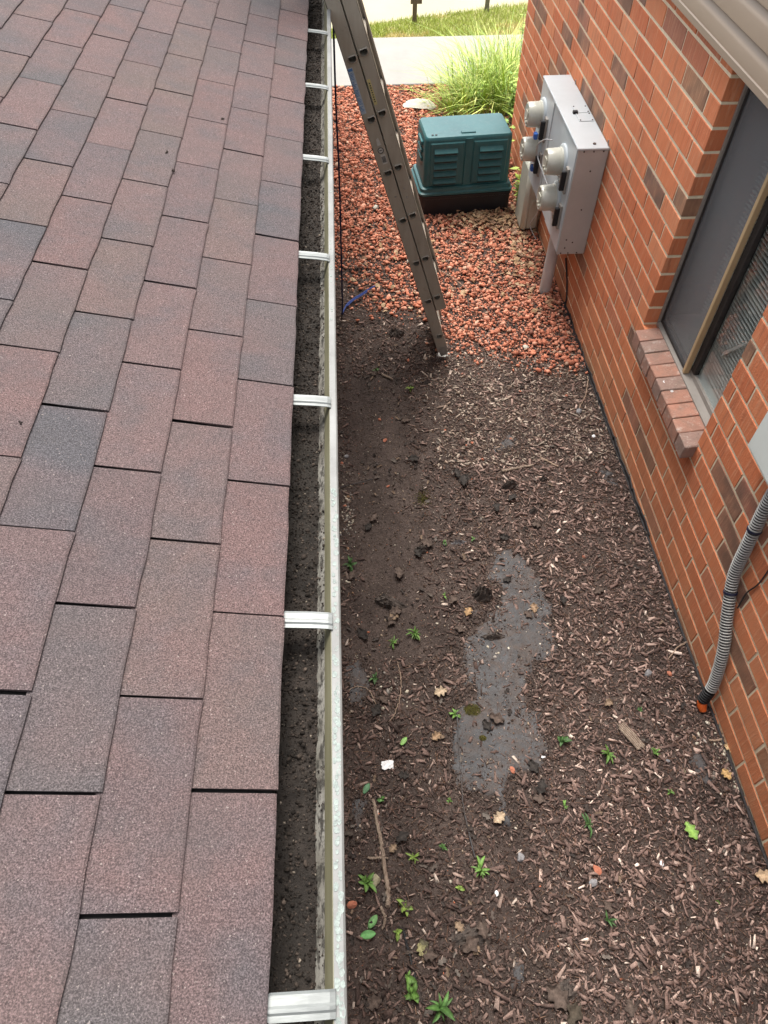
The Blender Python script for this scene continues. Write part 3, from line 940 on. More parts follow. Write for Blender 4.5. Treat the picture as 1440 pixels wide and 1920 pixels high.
# blind
bx = XF + 0.105
blind = thing('window_blind', (bx, 2.55, WZ0 + 0.036), 'ivory horizontal slat blind hanging inside the window', 'blind')
y0b, y1b = WY0 - 0.01, 2.900
slat = MB()
slat.prism([(-0.0125, -0.0016), (-0.004, 0.0006), (0.004, 0.0006), (0.0125, -0.0016), (0.0125, -0.0024), (0.004, -0.0002), (-0.004, -0.0002), (-0.0125, -0.0024)], -(y1b - y0b) / 2, (y1b - y0b) / 2)
slat_me = slat.mesh('blind_slat', M['blind'])
z = WZ0 + 0.075
while z < 2.0:
    o = link_obj('slat', slat_me, blind, (bx, (y0b + y1b) / 2, z))
    o.rotation_euler = (random.uniform(-.003, .003), R_(17) + random.uniform(-.04, .04), 0)
    z += 0.0205
m = MB(); m.bbox((bx - 0.012, y0b, WZ0 + 0.046), (bx + 0.012, y1b, WZ0 + 0.060), 0.003); m.build('bottom_rail', M['blind'], blind)
for yy in (2.36, 2.62, 2.84):
    m = MB(); m.tube([(bx - 0.0125, yy, WZ0 + 0.05), (bx - 0.0125, yy, 2.0)], 0.0009, 5); m.build('ladder_cord', M['blind'], blind)
m = MB()                               # a bent loose slat and a blue tie on the blind cord
P1 = AX(1352, 668, bx - 0.02); P2 = AX(1400, 645, bx - 0.02)
m.add([P1, P1 + (0, 0, .03), P2 + (0, 0, .014), P2, P1 + (.004, 0, 0), P1 + (.004, 0, .03), P2 + (.004, 0, .014), P2 + (.004, 0, 0)], [(0, 1, 2, 3), (7, 6, 5, 4), (0, 4, 5, 1), (1, 5, 6, 2), (2, 6, 7, 3), (3, 7, 4, 0)])
m.build('bent_slat', M['blind'], blind)

# white cabinet on the wall and the corrugated conduit below it
bxp = W - 0.080
wc = thing('wall_cabinet', (W - 0.04, 1.55, 1.175), 'pale metal utility cabinet on the brick wall above the corrugated conduit', 'utility box')
m = MB(); m.bbox((bxp, 1.28, 1.175), (W - 0.002, 1.807, 1.86), 0.004); m.build('housing', M['white'], wc)
m = MB(); m.bbox((bxp - 0.012, 1.30, 1.195), (bxp - 0.001, 1.787, 1.84), 0.004); m.build('door', M['white'], wc)
m = MB(); m.disc_stack((bxp - 0.012, 1.75, 1.5), (-1, 0, 0), [(0, .014), (.01, .014), (.016, .008)], 14); m.build('latch', M['alu_bright'], wc)

def smooth_path(pts, n):
    pts = np.array(pts, float)
    pts = np.vstack([2 * pts[0] - pts[1], pts, 2 * pts[-1] - pts[-2]])
    out = []
    seg = len(pts) - 3
    for i in range(n + 1):
        u = i / n * seg; k = min(int(u), seg - 1); t = u - k
        p0, p1, p2, p3 = pts[k:k + 4]
        out.append(0.5 * ((2 * p1) + (-p0 + p2) * t + (2 * p0 - 5 * p1 + 4 * p2 - p3) * t * t + (-p0 + 3 * p1 - 3 * p2 + p3) * t ** 3))
    return out
hp = [AX(*a, W - 0.033) for a in ((1448, 905), (1440, 942), (1402, 1020), (1376, 1080), (1364, 1150), (1356, 1220), (1338, 1282))]
hp[0] = np.array([W - 0.035, 1.60, 1.18])
e = G(1316, 1330); hp.append(np.array([W - 0.055, e[1] + 0.02, e[2] + 0.045])); 
hp.append(np.array([e[0], e[1] - 0.012, e[2] + 0.004]))
path = smooth_path(hp, 900)
L = np.cumsum([0] + [np.linalg.norm(path[i + 1] - path[i]) for i in range(len(path) - 1)])
hose = thing('corrugated_conduit', tuple(path[-1]), 'grey ribbed flexible conduit with orange tip running down the brick wall', 'conduit')
pitch = 0.0135
def hose_part(s0, s1, name, mats, rr0=0.0265):
    m = MB()
    k = int((s1 - s0) / pitch)
    for i in range(k):
        a = s0 + i * pitch
        st = [(0.0, 0.84), (0.08, 0.96), (0.18, 1.0), (0.36, 1.0), (0.46, 0.96), (0.54, 0.84)]
        pts = [np.array([np.interp(a + u * pitch, L, [p[c] for p in path]) for c in range(3)]) for u, _ in st]
        m.mat(mats[0]); m.tube(pts, [rr0 * w for _, w in st], 16, False)
        pts = [np.array([np.interp(a + u * pitch, L, [p[c] for p in path]) for c in range(3)]) for u in (0.52, 1.02)]
        m.mat(mats[1]); m.tube(pts, rr0 * 0.83, 16, False)
    return m.build(name, None, hose, smooth=True)
T = L[-1]
hose_part(0, T - 0.125, 'ribbed_tube', (M['hose_l'], M['hose_shade']))
hose_part(T - 0.125, T - 0.045, 'tape_wrap', (M['black'], M['black']), 0.0275)
def at_len(s): return np.array([np.interp(s, L, [p[c] for p in path]) for c in range(3)])
m = MB(); m.tube([at_len(T - 0.05), at_len(T - 0.03), at_len(T - 0.004), at_len(T)], [0.0215, 0.0225, 0.016, 0.006], 14); m.build('orange_tip', M['orange'], hose, smooth=True)
for s_ in (0.20, 0.475):
    i0 = at_len(s_ * T); i1 = at_len(s_ * T + 0.009)
    m = MB(); m.tube([i0, i1], 0.0290, 16)
    t = (i1 - i0) / np.linalg.norm(i1 - i0); sd_ = np.cross(t, (1, 0, 0)); sd_ /= np.linalg.norm(sd_)
    sd_ = sd_ if sd_[1] > 0 else -sd_
    m.tube([i0 + sd_ * 0.024, i0 + sd_ * 0.042 + t * 0.004], 0.005, 6)
    m.build('cable_tie', M['tie'], hose)

# thin cable tacked to the wall at the right
m = MB()
m.tube(smooth_path([AX(1383, 1140, W - .006), AX(1400, 1112, W - .006), AX(1422, 1095, W - .006), AX(1446, 1062, W - .006)], 24), 0.0035, 6)
tag(m.build('wall_wire', M['cable']), 'thin brown wire crossing the bricks behind the ribbed conduit', 'wire')
# black cable along the wall foot, from below the meter cabinet
pts = [AX(1061, 484, W - .008), AX(1063, 530, W - .008), AX(1062, 560, W - .008)]
for a in ((1066, 580), (1072, 610), (1084, 640), (1096, 690), (1112, 720), (1128, 752), (1150, 815), (1172, 880), (1200, 965), (1225, 1030), (1258, 1105), (1290, 1180), (1318, 1240), (1345, 1330), (1366, 1385), (1384, 1450), (1404, 1530), (1440, 1610), (1470, 1690), (1500, 1780)):
    p = G(*a); p[0] = min(p[0], W - 0.010); p[2] = bed_h(p[0], p[1]) + 0.010; pts.append(p)
m = MB(); m.tube(smooth_path(pts, 260), 0.0062, 7)
tag(m.build('ground_cable', M['cable'], smooth=True), 'black cable lying along the foot of the brick wall', 'cable')
m = MB()
for i in range(26):
    y = 2.2 + i * 0.085
    w = 0.004 * math.sin(i * 1.3)
    z = float(bed_h(W - .02, y))
    m.add([(W - 0.012 + w, y, z - .03), (W - 0.012 - w, y + .085, z - .03), (W - 0.010 - w, y + .085, z + 0.036 + .008 * math.sin(i * 1.7 + 1)), (W - 0.010 + w, y, z + 0.036 + .008 * math.sin((i - 1) * 1.7 + 1)),
           (W - 0.006 + w, y, z - .03), (W - 0.006 - w, y + .085, z - .03), (W - 0.004 - w, y + .085, z + 0.036 + .008 * math.sin(i * 1.7 + 1)), (W - 0.004 + w, y, z + 0.036 + .008 * math.sin((i - 1) * 1.7 + 1))],
          [(0, 1, 2, 3), (7, 6, 5, 4), (3, 2, 6, 7)])
tag(m.build('edging_strip', M['cable']), 'dark grey plastic edging strip standing against the brick wall foot', 'edging')

# ------------------------------------------------------------------ meter cabinet
CX, CY0, CY1, CZ0, CZ1 = 1.396, 4.262, 5.350, 0.472, 1.183
mc = thing('meter_cabinet', (1.49, 4.8, CZ0), 'light grey electric meter cabinet with four round meters on the brick wall', 'meter cabinet')
m = MB(); m.bbox((CX + 0.012, CY0 + 0.014, CZ0), (W - 0.002, CY1, CZ1 - 0.012), 0.003)
body = m.build('housing', M['cab'], mc)
m = MB(); m.bbox((CX - 0.004, CY0 - 0.004, CZ1 - 0.012), (W - 0.002, CY1 + 0.004, CZ1 + 0.002), 0.003); m.build('top_cover', M['cab'], mc)
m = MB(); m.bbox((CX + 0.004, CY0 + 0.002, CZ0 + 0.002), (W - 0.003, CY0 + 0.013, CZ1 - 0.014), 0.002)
sp = m.build('end_panel', M['cab_shaded'], mc)
m = MB()
for y in (0.42,):
    for (x, z) in ((CX + 0.105, CZ1 - 0.14), (CX + 0.105, CZ0 + 0.32), (CX + 0.095, CZ0 + 0.09), (CX + 0.05, CZ0 + 0.05), (CX + 0.05, CZ0 + 0.11), (CX + 0.04, CZ1 - 0.02), (CX + 0.10, CZ1 - 0.02), (CX + 0.16, CZ1 - 0.02), (CX + .03, CZ0 + .012), (CX + .08, CZ0 + .012), (CX + .14, CZ0 + .012)):
        m.disc_stack((x, CY0 + 0.003, z), (0, -1, 0), [(0, .0055), (.0035, .005), (.0045, .003)], 8)
m.build('screw', M['screw'], sp)
for (a, b) in ((CY0 + 0.02, CY0 + 0.42), (CY0 + 0.425, CY0 + 0.69), (CY0 + 0.695, CY1 - 0.005)):
    dep = 0.012 if a < CY0 + 0.03 or a > CY0 + 0.6 else 0.006
    m = MB(); m.bbox((CX + 0.0125 - dep, a, CZ0 + 0.012), (CX + 0.0125, b, CZ1 - 0.016), 0.002); m.build('front_panel', M['cab'], mc)
for (a, b) in ((4.62, 4.735), (4.742, 4.845)):
    m = MB(); m.bbox((CX + 0.085, a, CZ1 + 0.002), (W - 0.012, b, CZ1 + 0.006), 0.001); pl = m.build('top_plate', M['cab'], mc)
    m = MB()
    for x in (CX + 0.095, W - 0.022):
        for y in (a + .012, b - .012): m.disc_stack((x, y, CZ1 + .0055), (0, 0, 1), [(0, .005), (.003, .005), (.004, .002)], 8)
    m.build('screw', M['screw'], pl)
m = MB(); m.disc_stack((W - 0.085, CY0 + 0.05, CZ1 + .002), (0, 0, 1), [(0, .010), (.006, .010), (.007, .004)], 10); m.build('bolt', M['screw'], mc)
m = MB(); m.tube([(W - 0.006, CY0 + 0.03, CZ1), (W - 0.012, CY0 + 0.028, CZ1 + 0.035)], 0.004, 6); m.tube([(W - 0.006, CY1 - 0.16, CZ1), (W - 0.012, CY1 - 0.16, CZ1 + 0.03)], 0.004, 6); m.build('mounting_stud', M['alu_bright'], mc)
m = MB(); m.box((CX + 0.07, 4.728, CZ1 + 0.002), (CX + 0.10, 4.752, CZ1 + 0.018)); m.build('seal_clip', M['black'], mc)
for (y, z) in ((4.520, 0.985), (4.510, 0.748), (5.205, 0.990), (5.195, 0.755)):
    m = MB()
    m.disc_stack((CX + 0.001, y, z), (-1, 0, 0), [(0, .105), (.012, .105), (.016, .100), (.018, .090)], 32)
    ring = m.build('meter_ring', M['cab'], mc, smooth=True)
    m = MB()
    m.disc_stack((CX - 0.017, y, z), (-1, 0, 0), [(0, .086), (.012, .086), (.014, .083), (.088, .080), (.096, .077), (.100, .070), (.098, .064)], 32)
    mt = m.build('meter', M['meter'], mc, smooth=True)
    m = MB()
    m.bbox((CX - 0.120, y - 0.040, z - 0.012), (CX - 0.1145, y + 0.022, z + 0.030), 0.002)
    m.disc_stack((CX - 0.114, y - 0.030, z - 0.038), (-1, 0, 0), [(0, .012), (.010, .011), (.012, .007)], 12)
    m.disc_stack((CX - 0.114, y + 0.012, z - 0.036), (-1, 0, 0), [(0, .010), (.008, .009), (.010, .005)], 12)
    m.build('meter_dial', M['meter_face'], mt, smooth=True)
    m = MB()
    hy = y - 0.165 if y < 5 else y - 0.150
    m.bbox((CX - 0.014, hy - 0.020, z - 0.125), (CX + 0.001, hy + 0.032, z + 0.035), 0.002)
    br = m.build('breaker_plate', M['frame'], mc)
    m = MB(); m.bbox((CX - 0.045, hy - 0.016, z - 0.105), (CX - 0.0145, hy + 0.008, z + 0.020), 0.004); m.build('breaker_handle', M['black'], mc)
    m = MB(); m.tube([(CX - 0.002, hy + 0.055, z - 0.075), (CX - 0.035, hy + 0.055, z - 0.075)], 0.012, 10); m.build('lock_barrel', M['alu'], mc)
m = MB(); m.tube(smooth_path([(CX - .004, 4.83, 0.98), (CX - .05, 4.86, 0.97), (CX - .075, 4.93, 0.90), (CX - .05, 4.95, 0.80), (CX - .012, 4.72, 0.72)], 30), 0.0045, 6); m.build('loop_wire', M['wire'], mc)
for p in (AX(1004, 255, CX - 0.06), AX(998, 315, CX - 0.03)):
    m = MB(); m.bbox(p - (.014, .020, .020), p + (.014, .020, .024), .006); m.build('blue_tag', M['blue'], mc)
# conduit below the cabinet
b = G(1020, 545)
m = MB()
m.tube([(1.478, 4.60, -0.16), (1.478, 4.60, CZ0 + 0.004)], 0.043, 20); m.tube([(1.478, 4.60, CZ0 - 0.035), (1.478, 4.60, CZ0 - 0.001)], 0.052, 20)
tag(m.build('service_pipe', M['pvc'], smooth=True), 'pale grey pipe rising from the red rocks to the meter cabinet', 'pipe')
# grey-green phone box
pb = thing('phone_box', (1.52, 5.60, 0.02), 'rounded grey-green plastic service box low on the wall beside the meter cabinet', 'service box')
m = MB(); m.bbox((1.455, 5.46, -0.055), (W - 0.002, 5.74, 0.47), 0.030); m.build('base_shell', M['phone'], pb, smooth=True)
m = MB(); m.bbox((1.432, 5.455, -0.060), (1.500, 5.745, 0.475), 0.028); m.build('cover', M['phone'], pb, smooth=True)
m = MB(); m.bbox((1.49, 5.444, 0.18), (1.515, 5.456, 0.22), 0.003); m.build('latch', M['phone'], pb)
m = MB(); m.tube(smooth_path([(1.52, 5.43, 0.47), (1.50, 5.40, 0.30), (1.53, 5.36, 0.18), (1.49, 5.38, 0.05), (1.54, 5.30, -0.04)], 30), 0.004, 6)
tag(m.build('phone_wire', M['wire']), 'thin loose grey wire dangling beside the grey-green service box', 'wire')

# ------------------------------------------------------------------ green louvered enclosure
ang = R_(4.5)
GC = np.array([0.985, 6.055])
gz0 = GZ(6.05) - 0.015
gen = thing('utility_enclosure', (GC[0], GC[1], gz0), 'dark green louvered plastic enclosure on a black base among red rocks', 'enclosure')
cg, sg = math.cos(ang), math.sin(ang)
def gl(x, y, z):                      # local (x right, y back, z up) -> world
    return (GC[0] + x * cg - y * sg, GC[1] + x * sg + y * cg, gz0 + z)
def rr_loop(hx, hy, r, z, n=5, dx=0, dy=0):
    pts = []
    for (sx, sy, a0) in ((1, 1, 0), (-1, 1, 90), (-1, -1, 180), (1, -1, 270)):
        for i in range(n + 1):
            a = R_(a0 + 90 * i / n)
            pts.append((dx + sx * (hx - r) + r * math.cos(a), dy + sy * (hy - r) + r * math.sin(a), z))
    return pts
def loft(mb, loops, cap0=True, cap1=True):
    n = len(loops[0]); v = [gl(*p) for lp in loops for p in lp]; f = []
    for i in range(len(loops) - 1):
        for k in range(n):
            f.append((i * n + k, i * n + (k + 1) % n, (i + 1) * n + (k + 1) % n, (i + 1) * n + k))
    if cap0: f.append(tuple(range(n))[::-1])
    if cap1: f.append(tuple(range((len(loops) - 1) * n, len(loops) * n)))
    mb.add(v, f)
m = MB(); loft(m, [rr_loop(.405, .245, .05, -.05), rr_loop(.400, .240, .05, .175), rr_loop(.408, .248, .05, .180), rr_loop(.408, .248, .05, .205), rr_loop(.395, .236, .045, .207)])
m.build('base', M['black_plastic'], gen, smooth=True)
m = MB()
loft(m, [rr_loop(.404, .246, .05, .209), rr_loop(.410, .252, .05, .213), rr_loop(.410, .252, .05, .228), rr_loop(.402, .244, .048, .233), rr_loop(.396, .238, .046, .238), rr_loop(.394, .236, .045, .262), rr_loop(.388, .230, .045, .268),
         rr_loop(.372, .214, .040, .270), rr_loop(.364, .204, .038, .640), rr_loop(.361, .200, .036, .655), rr_loop(.350, .190, .032, .667), rr_loop(.320, .160, .03, .670)])
cover = m.build('cover', M['green_plastic'], gen, smooth=True)
def front_y(z): return -(0.214 - (z - 0.27) * (0.010 / 0.37))
m = MB()
for (a, b) in ((-.325, -.035), (.035, .325)):        # two raised front panels
    def pf(x, y, z): return gl(x, front_y(z) + y, z)
    m.bbox((a, -.012, .285), (b, .006, .632), .008, pf)
m.build('front_panel', M['green_plastic'], gen)
m = MB(); m.bbox((-.033, -.004, .272), (.033, .006, .655), .004, lambda x, y, z: gl(x, front_y(z) + y, z)); m.build('center_rib', M['green_plastic'], gen)
for (a, b) in ((-.292, -.098), (.088, .282)):
    for i in range(5):
        z0 = .304 + i * .061
        m = MB()
        v = []
        for x in (a, b):
            yb = front_y(z0) - .0118
            v += [(x, yb, z0 + .040), (x, yb - .028, z0 + .013), (x, yb - .026, z0 + .006), (x, yb, z0 + .006)]
        m.add([gl(*p) for p in v], [(0, 1, 5, 4), (1, 2, 6, 5), (2, 3, 7, 6), (0, 3, 2, 1), (4, 5, 6, 7), (3, 0, 4, 7)])
        m.build('louver', M['green_plastic'], gen)
        m = MB(); m.box((a + .003, 0, z0 - .0125), (b - .003, .004, z0 + .0055), lambda x, y, z: gl(x, front_y(z) - .0150 + y, z)); m.build('louver_shade', M['black'], gen)  # solid black strip painting the shade in the gap below the louver
m = MB(); m.bbox((-.06, -.150, .6685), (.06, -.115, .678), .004, gl); m.build('handle', M['green_plastic'], gen)
for x in (-.30, -.27):
    m = MB(); m.disc_stack(gl(x, -.150, .668), (0, 0, 1), [(0, .010), (.005, .010), (.005, .006)], 10); m.build('vent_hole', M['black'], gen)
for i in range(3):
    m = MB(); m.bbox((-.384, -.10, .44 + i * .065), (-.364, .06, .475 + i * .065), .006, gl); m.build('side_louver', M['green_plastic'], gen)
for (a, b) in ((-.34, -.05), (.05, .34)):
    m = MB(); m.bbox((a, -.236, .2665), (b, -.216, .2745), .003, gl); m.build('front_ledge', M['green_plastic'], gen)

# ------------------------------------------------------------------ extension ladder
LO = np.array([0.569, 0.0, 0.149])
LT = np.array([-0.2968, 0, 0.9549]); LN = np.array([0.9549, 0, 0.2968]); RS = 0.2952
YN, YFR = 3.850, 4.262
lad = thing('extension_ladder', (0.60, 4.05, -0.04), 'aluminium extension ladder with paired D-shaped rung ends leaning on the gutter', 'ladder')
def lp(n_, t, y): return LO + LN * n_ + LT * t + np.array([0, y, 0])
def dshape(r, k=20):
    out = []
    for i in range(k):
        a = 2 * math.pi * i / k
        x, y = r * math.cos(a), r * math.sin(a)
        out.append((x * 1.08, min(y, 0.60 * r)))
    return out
def web(mb, n0, n1, t0, t1, nc, rungs, y_out, y_in):
    # flat strip with a D-shaped opening at every rung
    for y, fl in ((y_out, False), (y_in, True)):
        cuts = [t0] + [(rungs[i] + rungs[i + 1]) / 2 for i in range(len(rungs) - 1)] + [t1]
        for i, rt in enumerate(rungs):
            a, b = cuts[i], cuts[i + 1]
            hole = []; outer = []
            ta, tb_ = max(a, rt - 0.03), min(b, rt + 0.03)
            x0_, x1_, y0w, y1w = n0 - nc, n1 - nc, ta - rt, tb_ - rt
            for (p, q_) in (((x1_, y0w), (x1_, y1w)), ((x1_, y1w), (x0_, y1w)), ((x0_, y1w), (x0_, y0w)), ((x0_, y0w), (x1_, y0w))):
                for i2 in range(5):
                    outer.append((p[0] + (q_[0] - p[0]) * i2 / 5, p[1] + (q_[1] - p[1]) * i2 / 5))
            for (ox, oy) in outer:
                th = math.atan2(oy, ox)
                hole.append((0.0185 * math.cos(th) * 1.08, min(0.0185 * math.sin(th), 0.60 * 0.0185)))
            k = len(hole)
            v = [lp(nc + p[0], rt + p[1], y) for p in outer] + [lp(nc + p[0], rt + p[1], y) for p in hole]
            f = [(q, (q + 1) % k, k + (q + 1) % k, k + q) for q in range(k)]
            mb.add(v, [t[::-1] for t in f] if fl else f)
            for (c0, c1) in ((a, ta), (tb_, b)):
                if c1 - c0 > 1e-5:
                    mb.add([lp(n0, c0, y), lp(n1, c0, y), lp(n1, c1, y), lp(n0, c1, y)], [(0, 1, 2, 3)])
def rail(n0, n1, t0, t1, nc, rungs, side, name):
    mb = MB()
    yo, yi, ye = (YN, YN + 0.0025, YN + 0.030) if side == 0 else (YFR, YFR - 0.0025, YFR - 0.030)
    web(mb, n0, n1, t0, t1, nc, rungs, yo, yi)
    for (a, b) in ((n0, n0 + 0.0025), (n1 - 0.0025, n1)):
        lo, hi = min(yo, ye), max(yo, ye)
        mb.box((a, lo, t0), (b, hi, t1), lambda x, y, z: lp(x, z, y))
    for a in (n0 + 0.0025, n1 - 0.0095):                       # flange returns
        y_ = ye if side == 0 else ye
        mb.box((a, min(y_, y_ - 0.0025 * (1 if side == 0 else -1)), t0), (a + 0.007, max(y_, y_ - 0.0025 * (1 if side == 0 else -1)), t1), lambda x, y, z: lp(x, z, y))
    return mb.build(name, M['alu'], lad)
NB, NF = 12, 11
tb = [i * RS for i in range(NB)]
tf = [RS + 0.012 + i * RS for i in range(NF)]
for sd_ in (0, 1):
    rail(-0.043, 0.0285, -0.135, tb[-1] + 0.15, 0.0, tb, sd_, 'base_rail')
    rail(0.0310, 0.0990, tf[0] - 0.105, tf[-1] + 0.15, 0.0625, tf, sd_, 'fly_rail')
def rung(nc, t, name='rung'):
    mb = MB(); o1 = dshape(0.0245); i1 = dshape(0.0180); k = len(o1)
    ys = [(YN - 0.0045, o1), (YN + 0.03, o1), (YFR - 0.03, o1), (YFR + 0.0045, o1)]
    v = [lp(nc + p[0], t + p[1], y) for y, pr in ys for p in pr]
    f = [(a * k + q, (a + 1) * k + q, (a + 1) * k + (q + 1) % k, a * k + (q + 1) % k) for a in range(3) for q in range(k)]
    mb.add(v, f)
    v = [lp(nc + p[0], t + p[1], y) for y, pr in ((YN - 0.0045, o1), (YN - 0.0075, i1), (YN + 0.40, i1), (YFR + 0.0045, o1)) for p in pr]
    mb.add(v, [(a * k + q, a * k + (q + 1) % k, (a + 1) * k + (q + 1) % k, (a + 1) * k + q) for a in range(3) for q in range(k)])
    return mb.build(name, M['alu'], lad)
for t in tb: rung(0.0, t)
for t in tf: rung(0.0625, t)
for y in (YN, YFR):                     # swivel feet
    mb = MB()
    mb.bbox((-0.052, y - 0.012, -0.215), (0.048, y + 0.045, -0.205), 0.003, lambda a, b_, c: (LO[0] + .045 + a, b_, GZ(3.9) + 0.008 + (c + 0.205) ))
    mb.add([lp(-0.030, -0.175, y - .004), lp(0.020, -0.175, y - .004), lp(0.022, -0.10, y - .004), lp(-0.032, -0.10, y - .004), lp(-0.030, -0.175, y - .0005), lp(0.020, -0.175, y - .0005), lp(0.022, -0.10, y - .0005), lp(-0.032, -0.10, y - .0005)], [(0, 1, 2, 3), (7, 6, 5, 4), (0, 4, 5, 1), (1, 5, 6, 2), (2, 6, 7, 3), (3, 7, 4, 0)])
    mb.build('foot', M['alu_bright'], lad)
    mb = MB(); mb.bbox((-0.052, y - 0.012, -0.225), (0.048, y + 0.045, -0.2155), 0.002, lambda a, b_, c: (LO[0] + .045 + a, b_, GZ(3.9) + 0.008 + (c + 0.205))); mb.build('foot_pad', M['black'], lad)
def sticker(n0, n1, t0, t1, mat, name, lines, ink, horiz=True):
    mb = MB(); mb.box((n0, YN - 0.0012, t0), (n1, YN - 0.0002, t1), lambda x, y, z: lp(x, z, y))
    st = mb.build(name, mat, lad)
    mb = MB()
    for (a, b, c, d) in lines:
        mb.box((n0 + a * (n1 - n0), YN - 0.0017, t0 + c * (t1 - t0)), (n0 + b * (n1 - n0), YN - 0.0013, t0 + d * (t1 - t0)), lambda x, y, z: lp(x, z, y))
    mb.build('print', ink, st)
tt = lambda px, py: ((AY(px, py, YN) - LO) @ LT)
t_top, t_bot = 5.88 * RS, 5.12 * RS
rr = random.Random(3)
lines = [(0.08, 0.92, 0.93, 0.985)] + [(0.08, rr.uniform(.5, .9), 0.88 - i * 0.03, 0.892 - i * 0.03) for i in range(28) if i % 6 != 5]
sticker(-0.040, -0.0145, t_bot, t_top, M['sticker_blue'], 'instruction_sticker', lines, M['ink_blue'])
sticker(0.0365, 0.0530, 5.20 * RS, 5.62 * RS, M['sticker_yellow'], 'yellow_sticker', [(0.3, 0.7, 0.1 + i * .09, 0.15 + i * .09) for i in range(9)], M['ink'])
sticker(-0.012, 0.0150, 4.17 * RS, 4.35 * RS, M['sticker_grey'], 'barcode_sticker', [(0.08 + i * .09, 0.12 + i * .09 + (i % 3) * .012, 0.15, 0.8) for i in range(9)], M['ink'])
mb = MB(); mb.disc_stack(lp(-0.002, 4.43 * RS, YN - .0004), (0, -1, 0), [(0, .0165), (.001, .0165)], 20); st = mb.build('oval_sticker', M['sticker_grey'], lad)
mb = MB()
for i in range(20):
    a0, a1 = 2 * math.pi * i / 20, 2 * math.pi * (i + 1) / 20
    v = [lp(-0.002 + r_ * math.cos(a), 4.43 * RS + r_ * math.sin(a), YN - .0018) for a in (a0, a1) for r_ in (0.0125, 0.0165)]
    mb.add(v, [(0, 1, 3, 2)])
mb.box((-0.011, YN - .0019, 4.425 * RS), (0.007, YN - .0016, 4.438 * RS), lambda x, y, z: lp(x, z, y))
mb.build('print', M['ink'], st)
mb = MB(); mb.add([lp(-0.012, 4.52 * RS, YN - .0006), lp(0.010, 4.52 * RS, YN - .0006), lp(0.004, 4.66 * RS, YN - .0006), lp(-0.008, 4.64 * RS, YN - .0006)], [(0, 1, 2, 3)]); mb.build('warning_sticker', M['sticker_grey'], lad)
mb = MB()
for (n_, t) in ((0.06, 3.60 * RS), (0.062, 3.42 * RS), (0.0, 3.5 * RS)):
    mb.disc_stack(lp(n_, t, YN - .0002), (0, -1, 0), [(0, .0055), (.003, .005), (.004, .002)], 10)
mb.build('rivet', M['alu_bright'], lad)

# hanging cord
m = MB()
pts = [AY(622, -60, 4.33), AY(625, 40, 4.33), AY(630, 200, 4.33), AY(636, 330, 4.33), AY(640, 480, 4.33), AY(642, 575, 4.33)]
q = G(641, 592); q[2] += 0.012; pts.append(q)
cord = thing('hanging_cord', tuple(q), 'dark blue cord hanging beside the gutter with its blue end on the rocks', 'cord')
m.tube(smooth_path(pts, 80), 0.0058, 7); m.build('hanging_length', M['cord'], cord, smooth=True)
pts = [q] + [np.array([*G(a, b)[:2], bed_h(*G(a, b)[:2]) + 0.022 + 0.006 * i]) for i, (a, b) in enumerate(((650, 574), (662, 562), (676, 555), (688, 551), (703, 546)))]
m = MB(); m.tube(smooth_path(pts, 30), 0.0055, 7); m.tube(smooth_path([p + (0.004, -0.014, 0) for p in pts[1:-1]], 24), 0.0045, 7); m.build('blue_end', M['cord_blue'], cord, smooth=True)

# ------------------------------------------------------------------ background posts
p = G(777, 44)
po = thing('wooden_post', (p[0], p[1], -0.21), 'short dark wooden post with a crosspiece between lawn and road', 'post')
m = MB(); m.bbox((p[0] - .028, p[1] - .028, -0.22), (p[0] + .028, p[1] + .028, 0.10), .004); m.build('upright', M['post_wood'], po)
m = MB(); m.bbox((p[0] - .06, p[1] - .032, 0.022), (p[0] + .09, p[1] - .0285, 0.10), .002); m.build('crosspiece', M['post_wood'], po)
p = G(912, 24)
po = thing('metal_post', (p[0], p[1], -0.21), 'slim grey metal post standing in the lawn near the road', 'post')
m = MB(); m.bbox((p[0] - .030, p[1] - .012, -0.22), (p[0] + .030, p[1] + .012, 0.6), .003); m.build('upright', M['post_metal'], po)
m = MB(); m.disc_stack((p[0], p[1] - .012, 0.52), (0, -1, 0), [(0, .012), (.006, .012), (.008, .006)], 10); m.build('bolt', M['alu_bright'], po)

# ------------------------------------------------------------------ stuff: red rocks, mulch, crumbs
ICO_V = []
phi = (1 + 5 ** .5) / 2
for a, b in ((-1, phi), (1, phi), (-1, -phi), (1, -phi)): ICO_V.append((a, b, 0))
for a, b in ((-1, phi), (1, phi), (-1, -phi), (1, -phi)): ICO_V.append((0, a, b))
for a, b in ((-1, phi), (1, phi), (-1, -phi), (1, -phi)): ICO_V.append((b, 0, a))
ICO_V = np.array(ICO_V) / math.sqrt(1 + phi * phi)
ICO_F = np.array([(0, 11, 5), (0, 5, 1), (0, 1, 7), (0, 7, 10), (0, 10, 11), (1, 5, 9), (5, 11, 4), (11, 10, 2), (10, 7, 6), (7, 1, 8), (3, 9, 4), (3, 4, 2), (3, 2, 6), (3, 6, 8), (3, 8, 9), (4, 9, 5), (2, 4, 11), (6, 2, 10), (8, 6, 7), (9, 8, 1)])
